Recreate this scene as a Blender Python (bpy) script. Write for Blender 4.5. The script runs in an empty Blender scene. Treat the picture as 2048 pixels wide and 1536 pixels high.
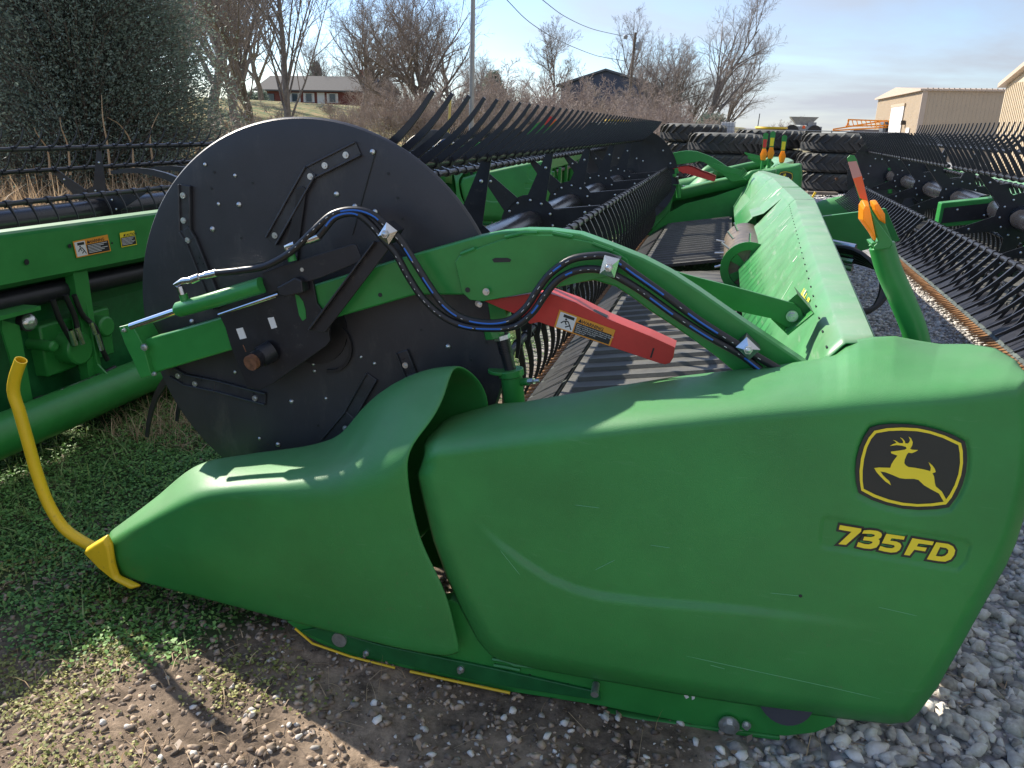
import bpy, bmesh, math, random
import numpy as np
from mathutils import Vector, Matrix
from mathutils.geometry import tessellate_polygon
R = math.radians
random.seed(7); rng = np.random.default_rng(7)
scene = bpy.context.scene
col = scene.collection

# ---------------------------------------------------------------- camera
F_PX, CAM_H = 1580.0, 1.65
_rho, _pitch, _yaw = R(1.4), R(18.15), R(14.1)
FW = np.array([-math.sin(_yaw)*math.cos(_pitch), math.cos(_yaw)*math.cos(_pitch), -math.sin(_pitch)])
_r0 = np.array([math.cos(_yaw), math.sin(_yaw), 0.0]); _u0 = np.cross(_r0, FW)
RT = math.cos(_rho)*_r0 + math.sin(_rho)*_u0
UP = -math.sin(_rho)*_r0 + math.cos(_rho)*_u0
CP = np.array([0, 0, CAM_H])
cd = bpy.data.cameras.new('camera'); cam = bpy.data.objects.new('camera', cd); col.objects.link(cam)
cd.sensor_width = 36; cd.lens = 36*F_PX/2048; cd.clip_start = 0.05; cd.clip_end = 3000
M = Matrix.Identity(4)
for i in range(3):
    M[i][0] = RT[i]; M[i][1] = UP[i]; M[i][2] = -FW[i]; M[i][3] = CP[i]
cam.matrix_world = M
scene.camera = cam

def P(px, py, Y):            # point of the plane y = Y seen at a pixel of the photograph
    d = FW*F_PX + RT*(px-1024) + UP*(768-py)
    return CP + d*(Y/d[1])
def PX(px, py, X):
    d = FW*F_PX + RT*(px-1024) + UP*(768-py)
    return CP + d*(X/d[0])
def PP(pts, Y): return [P(a, b, Y) for a, b in pts]

# ---------------------------------------------------------------- world, sun, exposure
SUN = Vector((-1.26, 0.62, 1.0)).normalized()
elev = math.asin(SUN.z); azim = math.atan2(SUN.x, SUN.y)
world = bpy.data.worlds.new("World"); scene.world = world; world.use_nodes = True
nt = world.node_tree; nt.nodes.clear()
out = nt.nodes.new('ShaderNodeOutputWorld'); bg = nt.nodes.new('ShaderNodeBackground')
sky = nt.nodes.new('ShaderNodeTexSky'); sky.sky_type = 'NISHITA'; sky.sun_disc = False
sky.sun_elevation = elev; sky.sun_rotation = azim; sky.air_density = 1.0; sky.dust_density = 0.4; sky.ozone_density = 1.0
tc = nt.nodes.new('ShaderNodeTexCoord'); sep = nt.nodes.new('ShaderNodeSeparateXYZ')
nt.links.new(tc.outputs['Generated'], sep.inputs[0])
def wmath(op, a, b):
    n = nt.nodes.new('ShaderNodeMath'); n.operation = op
    for i, v in enumerate((a, b)):
        if isinstance(v, (int, float)): n.inputs[i].default_value = v
        else: nt.links.new(v, n.inputs[i])
    return n.outputs[0]
zz = wmath('ADD', wmath('MAXIMUM', sep.outputs[2], 0.0), 0.16)
cx = wmath('DIVIDE', sep.outputs[0], zz); cy = wmath('DIVIDE', sep.outputs[1], zz)
cmb = nt.nodes.new('ShaderNodeCombineXYZ'); nt.links.new(cx, cmb.inputs[0]); nt.links.new(cy, cmb.inputs[1])
no = nt.nodes.new('ShaderNodeTexNoise'); no.inputs['Scale'].default_value = 0.55; no.inputs['Detail'].default_value = 7
no.inputs['Roughness'].default_value = 0.55; no.inputs['Distortion'].default_value = 0.35
nt.links.new(cmb.outputs[0], no.inputs['Vector'])
# cloud veil thickens towards +x (right of the picture)
bias = wmath('MULTIPLY', sep.outputs[0], 0.34)
cv = wmath('ADD', no.outputs['Fac'], bias)
ramp = nt.nodes.new('ShaderNodeValToRGB'); ramp.color_ramp.elements[0].position = 0.38; ramp.color_ramp.elements[1].position = 0.62
ramp.color_ramp.elements[1].color = (0.97, 0.97, 0.97, 1)
nt.links.new(cv, ramp.inputs[0])
mixc = nt.nodes.new('ShaderNodeMixRGB'); mixc.inputs[2].default_value = (3.55, 3.8, 4.35, 1)
cf = wmath('MULTIPLY', wmath('ADD', sep.outputs[0], 0.45), 1.45)
cfc = nt.nodes.new('ShaderNodeClamp'); nt.links.new(cf, cfc.inputs[0])
ccol = nt.nodes.new('ShaderNodeMixRGB'); ccol.inputs[1].default_value = (4.3, 4.6, 5.2, 1); ccol.inputs[2].default_value = (2.95, 3.1, 3.5, 1)
nt.links.new(cfc.outputs[0], ccol.inputs[0]); nt.links.new(ccol.outputs[0], mixc.inputs[2])
tint = nt.nodes.new('ShaderNodeMixRGB'); tint.blend_type = 'MULTIPLY'; tint.inputs[0].default_value = 1.0; tint.inputs[2].default_value = (0.78, 0.90, 1.14, 1)
nt.links.new(sky.outputs[0], tint.inputs[1])
nt.links.new(ramp.outputs[0], mixc.inputs[0]); nt.links.new(tint.outputs[0], mixc.inputs[1])
nt.links.new(mixc.outputs[0], bg.inputs[0]); bg.inputs[1].default_value = 0.11
nt.links.new(bg.outputs[0], out.inputs[0])
sl = bpy.data.lights.new('sun', 'SUN'); sl.energy = 5.0; sl.angle = R(0.55); sl.color = (1, 0.92, 0.79)
so = bpy.data.objects.new('sun', sl); col.objects.link(so); so.rotation_euler = SUN.to_track_quat('Z', 'Y').to_euler(); so.location = (-20, 12, 20)
scene.view_settings.view_transform = 'Standard'; scene.view_settings.look = 'None'
scene.view_settings.exposure = 0.80; scene.view_settings.gamma = 1.0
scene.cycles.max_bounces = 6

# ---------------------------------------------------------------- materials
MAT = {}
def mat(name, c, rough=0.5, metal=0.0, var=0.0, vscale=6.0, bump=0.0, bscale=60.0, c2=None, spec=0.5, coat=0.0, stretch=None, dust=0.0, trans=0.0):
    if name in MAT: return MAT[name]
    m = bpy.data.materials.new(name); m.use_nodes = True; n = m.node_tree; b = n.nodes['Principled BSDF']
    b.inputs['Base Color'].default_value = (*c, 1); b.inputs['Roughness'].default_value = rough; b.inputs['Metallic'].default_value = metal
    b.inputs['Specular IOR Level'].default_value = spec; b.inputs['Coat Weight'].default_value = coat
    if trans: b.inputs['Transmission Weight'].default_value = trans
    t = n.nodes.new('ShaderNodeTexCoord'); vec = t.outputs['Object']
    if stretch:
        mp = n.nodes.new('ShaderNodeMapping'); mp.inputs['Scale'].default_value = stretch; n.links.new(vec, mp.inputs[0]); vec = mp.outputs[0]
    src = None
    if var > 0:
        no = n.nodes.new('ShaderNodeTexNoise'); no.inputs['Scale'].default_value = vscale; no.inputs['Detail'].default_value = 6; no.inputs['Roughness'].default_value = 0.65
        n.links.new(vec, no.inputs['Vector'])
        r = n.nodes.new('ShaderNodeValToRGB'); r.color_ramp.elements[0].position = 0.3; r.color_ramp.elements[1].position = 0.7
        a = c2 if c2 else tuple(x*(1-var) for x in c); bb = c if c2 else tuple(min(1, x*(1+var)) for x in c)
        r.color_ramp.elements[0].color = (*a, 1); r.color_ramp.elements[1].color = (*bb, 1)
        n.links.new(no.outputs['Fac'], r.inputs[0]); src = r.outputs[0]
        mr = n.nodes.new('ShaderNodeMapRange'); mr.inputs[3].default_value = max(0, rough-0.1); mr.inputs[4].default_value = min(1, rough+0.12)
        n.links.new(no.outputs['Fac'], mr.inputs[0]); n.links.new(mr.outputs[0], b.inputs['Roughness'])
    if dust > 0:      # dry dust lying on upward facing surfaces, in patches
        ge = n.nodes.new('ShaderNodeNewGeometry'); sp = n.nodes.new('ShaderNodeSeparateXYZ'); n.links.new(ge.outputs['Normal'], sp.inputs[0])
        nd = n.nodes.new('ShaderNodeTexNoise'); nd.inputs['Scale'].default_value = 3.5; nd.inputs['Detail'].default_value = 9; nd.inputs['Roughness'].default_value = 0.7
        n.links.new(vec, nd.inputs['Vector'])
        m1 = n.nodes.new('ShaderNodeMapRange'); m1.inputs[1].default_value = 0.1; m1.inputs[2].default_value = 0.9; n.links.new(sp.outputs[2], m1.inputs[0])
        m2 = n.nodes.new('ShaderNodeMath'); m2.operation = 'MULTIPLY'; n.links.new(m1.outputs[0], m2.inputs[0]); n.links.new(nd.outputs['Fac'], m2.inputs[1])
        m3 = n.nodes.new('ShaderNodeMath'); m3.operation = 'MULTIPLY'; n.links.new(m2.outputs[0], m3.inputs[0]); m3.inputs[1].default_value = dust*2
        mx = n.nodes.new('ShaderNodeMixRGB'); n.links.new(m3.outputs[0], mx.inputs[0])
        if src: n.links.new(src, mx.inputs[1])
        else: mx.inputs[1].default_value = (*c, 1)
        mx.inputs[2].default_value = (0.36, 0.36, 0.30, 1); src = mx.outputs[0]
    if src: n.links.new(src, b.inputs['Base Color'])
    if bump > 0:
        nb = n.nodes.new('ShaderNodeTexNoise'); nb.inputs['Scale'].default_value = bscale; nb.inputs['Detail'].default_value = 5
        n.links.new(vec, nb.inputs['Vector'])
        bu = n.nodes.new('ShaderNodeBump'); bu.inputs['Strength'].default_value = bump; bu.inputs['Distance'].default_value = 0.01
        n.links.new(nb.outputs['Fac'], bu.inputs['Height']); n.links.new(bu.outputs[0], b.inputs['Normal'])
    MAT[name] = m; return m
GP = mat('green_plastic', (0.032, 0.232, 0.050), 0.47, var=0.16, vscale=2.5, bump=0.16, bscale=420, dust=0.14, spec=0.5)
GM = mat('green_paint', (0.032, 0.245, 0.050), 0.32, var=0.10, vscale=9, bump=0.04, bscale=30, dust=0.05)
GH = mat('hood_green', (0.032, 0.265, 0.070), 0.38, var=0.16, vscale=5, bump=0.05, bscale=14, dust=0.42)
GD = mat('green_shaded_paint', (0.012, 0.13, 0.035), 0.4, var=0.25, vscale=12)  # darker copy of the green paint, shade of recessed parts put into its colour
BK = mat('black_paint', (0.016, 0.016, 0.020), 0.38, var=0.25, vscale=10, bump=0.04, bscale=40)
BP = mat('black_plastic', (0.020, 0.020, 0.024), 0.36, var=0.2, vscale=20)
DISC = mat('disc_black', (0.034, 0.034, 0.039), 0.42, var=0.30, vscale=2.2, bump=0.06, bscale=220, dust=0.0)
TUBE = mat('reel_tube_black', (0.022, 0.022, 0.026), 0.24, var=0.3, vscale=5)
RUB = mat('belt_rubber', (0.050, 0.048, 0.048), 0.55, var=0.3, vscale=7, bump=0.1, bscale=90, dust=0.16)
HOSE = mat('hose_rubber', (0.018, 0.018, 0.020), 0.38, var=0.2, vscale=30)
ST = mat('bright_steel', (0.62, 0.62, 0.62), 0.22, metal=1.0, var=0.15, vscale=30)
ZN = mat('zinc_bolt', (0.60, 0.62, 0.62), 0.30, metal=0.85, var=0.2, vscale=60)
CHR = mat('chrome_rod', (0.75, 0.75, 0.76), 0.08, metal=1.0)
RUST = mat('rust', (0.16, 0.07, 0.035), 0.8, var=0.5, vscale=40, bump=0.3, bscale=90)
RUSTY = mat('rusty_knife', (0.30, 0.15, 0.06), 0.6, metal=0.3, var=0.6, vscale=14, bump=0.2, bscale=60)
YP = mat('yellow_plastic', (0.78, 0.52, 0.015), 0.42, var=0.06, vscale=9, bump=0.05, bscale=200)
YL = mat('yellow_decal', (0.88, 0.70, 0.03), 0.45)
RED = mat('red_paint', (0.62, 0.045, 0.035), 0.38, var=0.12, vscale=8, dust=0.06)
WH = mat('white_decal', (0.78, 0.78, 0.76), 0.5)
BD = mat('black_decal', (0.018, 0.02, 0.02), 0.5)
OD = mat('orange_decal', (0.80, 0.33, 0.03), 0.5)
BLU = mat('blue_hose_marking', (0.03, 0.15, 0.55), 0.5)
def dirty(m, c, scale, thr, z0=None, z1=None, amt=0.8, stretch=(1, 1, 1)):
    n = m.node_tree; b = n.nodes['Principled BSDF']; lk = b.inputs['Base Color'].links; src = lk[0].from_socket if lk else None
    ge = n.nodes.new('ShaderNodeNewGeometry'); mp = n.nodes.new('ShaderNodeMapping'); mp.inputs['Scale'].default_value = stretch; n.links.new(ge.outputs['Position'], mp.inputs[0])
    no = n.nodes.new('ShaderNodeTexNoise'); no.inputs['Scale'].default_value = scale; no.inputs['Detail'].default_value = 8; no.inputs['Roughness'].default_value = 0.72; n.links.new(mp.outputs[0], no.inputs['Vector'])
    mr = n.nodes.new('ShaderNodeMapRange'); mr.inputs[1].default_value = thr; mr.inputs[2].default_value = thr+0.12; mr.inputs[4].default_value = amt; n.links.new(no.outputs['Fac'], mr.inputs[0]); f = mr.outputs[0]
    if z0 is not None:
        sp = n.nodes.new('ShaderNodeSeparateXYZ'); n.links.new(ge.outputs['Position'], sp.inputs[0]); m2 = n.nodes.new('ShaderNodeMapRange'); m2.inputs[1].default_value = z0; m2.inputs[2].default_value = z1; m2.inputs[3].default_value = 1; m2.inputs[4].default_value = 0.0; n.links.new(sp.outputs[2], m2.inputs[0])
        mm = n.nodes.new('ShaderNodeMath'); mm.operation = 'MULTIPLY'; n.links.new(f, mm.inputs[0]); n.links.new(m2.outputs[0], mm.inputs[1]); f = mm.outputs[0]
    mx = n.nodes.new('ShaderNodeMixRGB'); n.links.new(f, mx.inputs[0]); mx.inputs[2].default_value = (*c, 1)
    if src: n.links.new(src, mx.inputs[1])
    else: mx.inputs[1].default_value = b.inputs['Base Color'].default_value
    n.links.new(mx.outputs[0], b.inputs['Base Color'])
dirty(GP, (0.13, 0.105, 0.075), 55, 0.60, 0.15, 0.75, 0.55); dirty(GP, (0.10, 0.30, 0.13), 30, 0.60, None, None, 0.35, (0.25, 1, 2.5)); dirty(GM, (0.12, 0.10, 0.07), 40, 0.62, 0.1, 1.2, 0.5)
dirty(DISC, (0.10, 0.095, 0.085), 9, 0.54, None, None, 0.35, (1, 1, 0.35)); dirty(YP, (0.25, 0.18, 0.06), 45, 0.58, 0.0, 1.0, 0.5); dirty(BK, (0.10, 0.09, 0.08), 30, 0.58, None, None, 0.4); dirty(GH, (0.36, 0.42, 0.33), 6, 0.56, None, None, 0.4, (4, 0.5, 4))
AMB = mat('amber_lens', (1.0, 0.45, 0.04), 0.15, spec=0.8)
_n = AMB.node_tree; _tl = _n.nodes.new('ShaderNodeBsdfTranslucent'); _tl.inputs[0].default_value = (1.0, 0.52, 0.06, 1); _ms = _n.nodes.new('ShaderNodeMixShader'); _ms.inputs[0].default_value = 0.55
_n.links.new(_n.nodes['Principled BSDF'].outputs[0], _ms.inputs[1]); _n.links.new(_tl.outputs[0], _ms.inputs[2]); _n.links.new(_ms.outputs[0], _n.nodes['Material Output'].inputs[0])
ORF = mat('orange_reflector', (0.95, 0.13, 0.03), 0.4)
PNK = mat('faded_reflector', (0.62, 0.28, 0.24), 0.5)
TIRE = mat('tire_rubber', (0.035, 0.035, 0.036), 0.7, var=0.35, vscale=5, bump=0.2, bscale=30, dust=0.25)
YRIM = mat('yellow_rim', (0.75, 0.48, 0.02), 0.45)
BARK = mat('grey_bark', (0.19, 0.165, 0.145), 0.9, var=0.35, vscale=8)
TWIG = mat('twig_bark', (0.27, 0.235, 0.215), 0.9, var=0.3, vscale=3)
SHR = mat('shrub_twigs', (0.36, 0.30, 0.265), 0.9, var=0.35, vscale=1.5)

# ---------------------------------------------------------------- mesh helpers
def orth(d):
    d = Vector(d).normalized()
    a = Vector((0, 0, 1)) if abs(d.z) < 0.9 else Vector((1, 0, 0))
    u = d.cross(a).normalized(); return u, d.cross(u).normalized()
class MB:
    def __init__(s): s.v = []; s.f = []; s.m = []; s.cur = 0
    def add(s, vs, fs):
        o = len(s.v); s.v += [tuple(float(c) for c in p) for p in vs]
        s.f += [tuple(i+o for i in f) for f in fs]; s.m += [s.cur]*len(fs); return s
    def box(s, lo, hi):
        (a, b, c), (d, e, f) = lo, hi
        return s.add([(a,b,c),(d,b,c),(d,e,c),(a,e,c),(a,b,f),(d,b,f),(d,e,f),(a,e,f)], [(0,3,2,1),(4,5,6,7),(0,1,5,4),(1,2,6,5),(2,3,7,6),(3,0,4,7)])
    def prism(s, poly, ext):
        n = len(poly); ext = np.array(ext, float); a = [np.array(p, float) for p in poly]; b = [p+ext for p in a]
        nrm = sum((np.cross(a[i], a[(i+1) % n]) for i in range(n)), np.zeros(3))
        if nrm @ ext > 0: a, b = b, a; 
        # face a looks away from ext
        fs = [tuple(range(n)), tuple(range(2*n-1, n-1, -1))] + [(i, i+n, (i+1) % n+n, (i+1) % n) for i in range(n)]
        if nrm @ ext > 0: fs = [tuple(reversed(f)) for f in fs]; fs = [tuple(reversed(f)) for f in fs]
        return s.add(a+b, fs)
    def tube(s, pts, r, n=8, caps=True, hollow=False):
        pts = [Vector(tuple(p)) for p in pts]; k = len(pts)
        rs = r if hasattr(r, '__len__') else [r]*k
        vs = []; u = None
        for i, p in enumerate(pts):
            d = (pts[min(i+1, k-1)]-pts[max(i-1, 0)]).normalized()
            if u is None: u, w = orth(d)
            else:
                u = (u - d*u.dot(d)).normalized(); w = d.cross(u)
            w = d.cross(u)
            for j in range(n):
                t = 2*math.pi*j/n; vs.append(p+(u*math.cos(t)+w*math.sin(t))*rs[i])
        fs = [(i*n+j, i*n+(j+1) % n, (i+1)*n+(j+1) % n, (i+1)*n+j) for i in range(k-1) for j in range(n)]
        if caps: fs += [tuple(range(n-1, -1, -1)), tuple((k-1)*n+j for j in range(n))]
        return s.add(vs, fs)
    def cyl(s, a, b, r, n=16, r2=None): return s.tube([a, b], [r, r if r2 is None else r2], n)
    def dome(s, c, d, r, h=None, n=12):
        h = r*0.6 if h is None else h; d = Vector(d).normalized(); c = Vector(tuple(c))
        return s.tube([c, c+d*h*0.45, c+d*h*0.85, c+d*h], [r, r*0.9, r*0.5, r*0.05], n)
    def flat(s, poly, holes=()):
        loops = [[Vector(tuple(p)) for p in poly]]+[[Vector(tuple(p)) for p in h] for h in holes]
        tr = tessellate_polygon(loops); vs = [p for l in loops for p in l]
        return s.add(vs, [tuple(t) for t in tr])
    def clusters(s):
        n = len(s.v); par = list(range(n))
        def find(a):
            while par[a] != a: par[a] = par[par[a]]; a = par[a]
            return a
        for f in s.f:
            r = find(f[0])
            for i in f[1:]: par[find(i)] = r
        comp = {}
        for i in range(n): comp.setdefault(find(i), []).append(i)
        A = np.array(s.v); cs = [(set(c), A[c].min(0)-0.0015, A[c].max(0)+0.0015) for c in comp.values()]
        done = []
        while cs:
            c, lo, hi = cs.pop(); ch = True
            while ch:
                ch = False
                for k in range(len(cs)-1, -1, -1):
                    if (cs[k][1] <= hi).all() and (cs[k][2] >= lo).all():
                        c |= cs[k][0]; lo = np.minimum(lo, cs[k][1]); hi = np.maximum(hi, cs[k][2]); cs.pop(k); ch = True
            done.append(c)
        return done
    def build(s, name, m, parent=None, smooth=False, bevel=0, solid=0, sub=0, label=None, local=False, apart=False):
        if apart:
            out = []
            for c in s.clusters():
                idx = sorted(c); mp = {a: i for i, a in enumerate(idx)}; t = MB(); t.v = [s.v[i] for i in idx]
                t.f = [tuple(mp[i] for i in f) for f in s.f if f[0] in mp]; t.m = [0]*len(t.f)
                out.append(t.build(name, m, parent, smooth, bevel, solid, sub, label, local))
            return out[0] if len(out) == 1 else out
        me = bpy.data.meshes.new(name); off = Vector((0, 0, 0))
        q = None if local else parent
        while q is not None: off += q.location; q = q.parent
        me.from_pydata([(x-off.x, y-off.y, z-off.z) for x, y, z in s.v], [], s.f)
        ms = m if isinstance(m, (list, tuple)) else [m]
        for mm in ms: me.materials.append(mm)
        if len(ms) > 1: me.polygons.foreach_set('material_index', s.m)
        me.update(); me.validate()
        if smooth:
            me.polygons.foreach_set('use_smooth', [True]*len(me.polygons))
            if smooth != 'all' and not sub:
                try: me.set_sharp_from_angle(angle=R(38))
                except Exception: pass
        o = bpy.data.objects.new(name, me); col.objects.link(o)
        if parent is not None: o.parent = parent
        if solid: md = o.modifiers.new('s', 'SOLIDIFY'); md.thickness = solid; md.offset = 0
        if bevel:
            md = o.modifiers.new('b', 'BEVEL'); md.width = bevel; md.segments = 2; md.limit_method = 'ANGLE'; md.angle_limit = R(40)
        if sub: md = o.modifiers.new('d', 'SUBSURF'); md.levels = sub; md.render_levels = sub
        if label: o['label'] = label
        return o
def bulk(name, V, Fc, m, parent=None, smooth=False):
    me = bpy.data.meshes.new(name); V = np.asarray(V, np.float32); Fc = np.asarray(Fc, np.int32); k = Fc.shape[1]
    me.vertices.add(len(V)); me.vertices.foreach_set('co', V.ravel())
    me.loops.add(Fc.size); me.loops.foreach_set('vertex_index', Fc.ravel())
    me.polygons.add(len(Fc)); me.polygons.foreach_set('loop_start', np.arange(0, Fc.size, k, dtype=np.int32))
    try: me.polygons.foreach_set('loop_total', np.full(len(Fc), k, np.int32))
    except Exception: pass
    me.update(calc_edges=True); me.validate()
    if smooth: me.polygons.foreach_set('use_smooth', [True]*len(me.polygons))
    for mm in (m if isinstance(m, (list, tuple)) else [m]): me.materials.append(mm)
    o = bpy.data.objects.new(name, me); col.objects.link(o)
    if parent is not None: o.parent = parent
    return o
def tag(o, label=None, cat=None, group=None, kind=None):
    for k, v in (('label', label), ('category', cat), ('group', group), ('kind', kind)):
        if v: o[k] = v
    return o
def empty(name, loc, label, cat, group=None):
    o = bpy.data.objects.new(name, None); col.objects.link(o); o.location = loc; o.empty_display_size = 0.2
    return tag(o, label, cat, group)
KIDS = {}
def copy_tree(o, parent=None):
    if not KIDS or o.name not in KIDS:
        KIDS.clear()
        for q in bpy.data.objects:
            KIDS.setdefault(q.name, [])
            if q.parent: KIDS.setdefault(q.parent.name, []).append(q)
    def rec(a, par):
        c = a.copy(); col.objects.link(c)
        if par is not None: c.parent = par
        for ch in KIDS.get(a.name, []): rec(ch, c)
        return c
    return rec(o, parent)
def fresh(): KIDS.clear()
def crom(pts, n):
    p = np.array(pts, float); k = len(p)
    d = np.r_[0, np.cumsum(np.sqrt(((p[1:]-p[:-1])**2).sum(1)))]; d /= d[-1]
    t = np.linspace(0, 1, n); out = []
    for x in t:
        i = min(max(np.searchsorted(d, x, side='right')-1, 0), k-2)
        u = (x-d[i])/(d[i+1]-d[i]); p0 = p[max(i-1, 0)]; p1 = p[i]; p2 = p[i+1]; p3 = p[min(i+2, k-1)]
        # centripetal-ish tangents
        m1 = (p2-p0)/2*min(1, (d[i+1]-d[i])*2/max(1e-6, d[i+1]-d[max(i-1, 0)])) if i > 0 else (p2-p1)
        m2 = (p3-p1)/2*min(1, (d[i+1]-d[i])*2/max(1e-6, d[min(i+2, k-1)]-d[i])) if i < k-2 else (p2-p1)
        out.append((2*u**3-3*u*u+1)*p1+(u**3-2*u*u+u)*m1+(-2*u**3+3*u*u)*p2+(u**3-u*u)*m2)
    return np.array(out)
def lin(pts, n):
    p = np.array(pts, float); d = np.r_[0, np.cumsum(np.sqrt(((p[1:]-p[:-1])**2).sum(1)))]; d /= d[-1]
    t = np.linspace(0, 1, n); return np.stack([np.interp(t, d, p[:, i]) for i in range(p.shape[1])], 1)
def ss(x): x = np.clip(x, 0, 1); return x*x*(3-2*x)
def offset_poly(pts, d):
    p = np.array(pts, float); n = len(p); area = sum(p[i][0]*p[(i+1) % n][1]-p[(i+1) % n][0]*p[i][1] for i in range(n))
    s = 1 if area > 0 else -1; out = []
    for i in range(n):
        e1 = p[i]-p[i-1]; e2 = p[(i+1) % n]-p[i]
        n1 = np.array([e1[1], -e1[0]])/max(1e-9, np.hypot(*e1)); n2 = np.array([e2[1], -e2[0]])/max(1e-9, np.hypot(*e2))
        b = n1+n2; b = b/max(1e-6, np.hypot(*b)); c = max(0.45, b@n1); out.append(p[i]+s*b*d/c)
    return out
def text_mesh(mb, s, o, ux, uy, size, bold=0.0):   # flat lettering in the plane spanned by ux, uy
    cu = bpy.data.curves.new('t', 'FONT'); cu.body = s; cu.size = 1; cu.offset = bold; cu.resolution_u = 2
    ob = bpy.data.objects.new('t', cu); col.objects.link(ob)
    me = ob.to_mesh(); ux = np.array(ux, float); uy = np.array(uy, float); o = np.array(o, float)
    mb.add([o+(ux*v.co.x+uy*v.co.y)*size for v in me.vertices], [tuple(p.vertices) for p in me.polygons])
    w = max([v.co.x for v in me.vertices] or [0])
    ob.to_mesh_clear(); bpy.data.objects.remove(ob); bpy.data.curves.remove(cu); return w*size

# ================================================================ ground
def hgt(x, y):
    return 3.2*ss((-x*0.8+y*0.1-14)/25.0)
def axis(lo, hi, d0, c, g=1.06):
    a = [c]; s = d0
    while a[-1] < hi: a.append(a[-1]+s); s *= g
    b = [c]; s = d0
    while b[-1] > lo: b.append(b[-1]-s); s *= g
    return np.array(sorted(set(b[1:]+a)))
gx = axis(-900, 900, 0.035, -0.6, 1.03); gy = axis(-40, 1600, 0.035, 2.0, 1.03)
XX, YY = np.meshgrid(gx, gy)
def vnoise(x, y, s, seed):
    g = np.random.default_rng(seed).random((64, 64)); x = x/s; y = y/s
    xi = np.floor(x).astype(int); yi = np.floor(y).astype(int); fx = ss(x-xi); fy = ss(y-yi)
    f = lambda a, b: g[a % 64, b % 64]
    return f(xi, yi)*(1-fx)*(1-fy)+f(xi+1, yi)*fx*(1-fy)+f(xi, yi+1)*(1-fx)*fy+f(xi+1, yi+1)*fx*fy
near = ss(1-(np.hypot(XX+0.5, YY-2)-3)/9)
ZZ = hgt(XX, YY)+near*(-0.030+(vnoise(XX, YY, 0.5, 1)-0.5)*0.035+(vnoise(XX, YY, 0.16, 2)-0.5)*0.025+(vnoise(XX, YY, 0.07, 3)-0.5)*0.014)-0.01
def gz(x, y):
    nr = ss(1-(np.hypot(x+0.5, y-2)-3)/9)
    return hgt(x, y)+nr*(-0.030+(vnoise(x, y, 0.5, 1)-0.5)*0.035+(vnoise(x, y, 0.16, 2)-0.5)*0.025+(vnoise(x, y, 0.07, 3)-0.5)*0.014)-0.01
def zone(x, y):   # returns grass, gravel weights
    n = vnoise(x, y, 0.6, 5)*0.6+vnoise(x, y, 0.2, 6)*0.4
    grass = ss((y-1.70-(x+2.3)*0.22)/0.28+n*1.5-0.6)*ss((-1.30-x)/0.4+0.35)
    grass = np.maximum(grass, ss((-1.5-x-0.0*y)/0.8)*ss((y-2.3)/0.5)*0.9)
    grav = ss((x-0.02+(y-1.6)*0.1)/0.35+n*1.3-0.6)
    grav = np.maximum(grav, ss((y-4.5)/2)*ss((x+3.2)/0.5))
    far = ss((y-30-0.0*x)/8)*(1-ss((x-6)/3)); grass2 = np.maximum(grass, far)
    return grass2, grav*(1-far)
gr, gv = zone(XX, YY)
nx, ny = len(gx), len(gy)
V = np.stack([XX, YY, ZZ], -1).reshape(-1, 3)
ii = np.arange(nx*ny).reshape(ny, nx)
Fq = np.stack([ii[:-1, :-1], ii[:-1, 1:], ii[1:, 1:], ii[1:, :-1]], -1).reshape(-1, 4)
gm = bpy.data.materials.new('ground_soil'); gm.use_nodes = True
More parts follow.
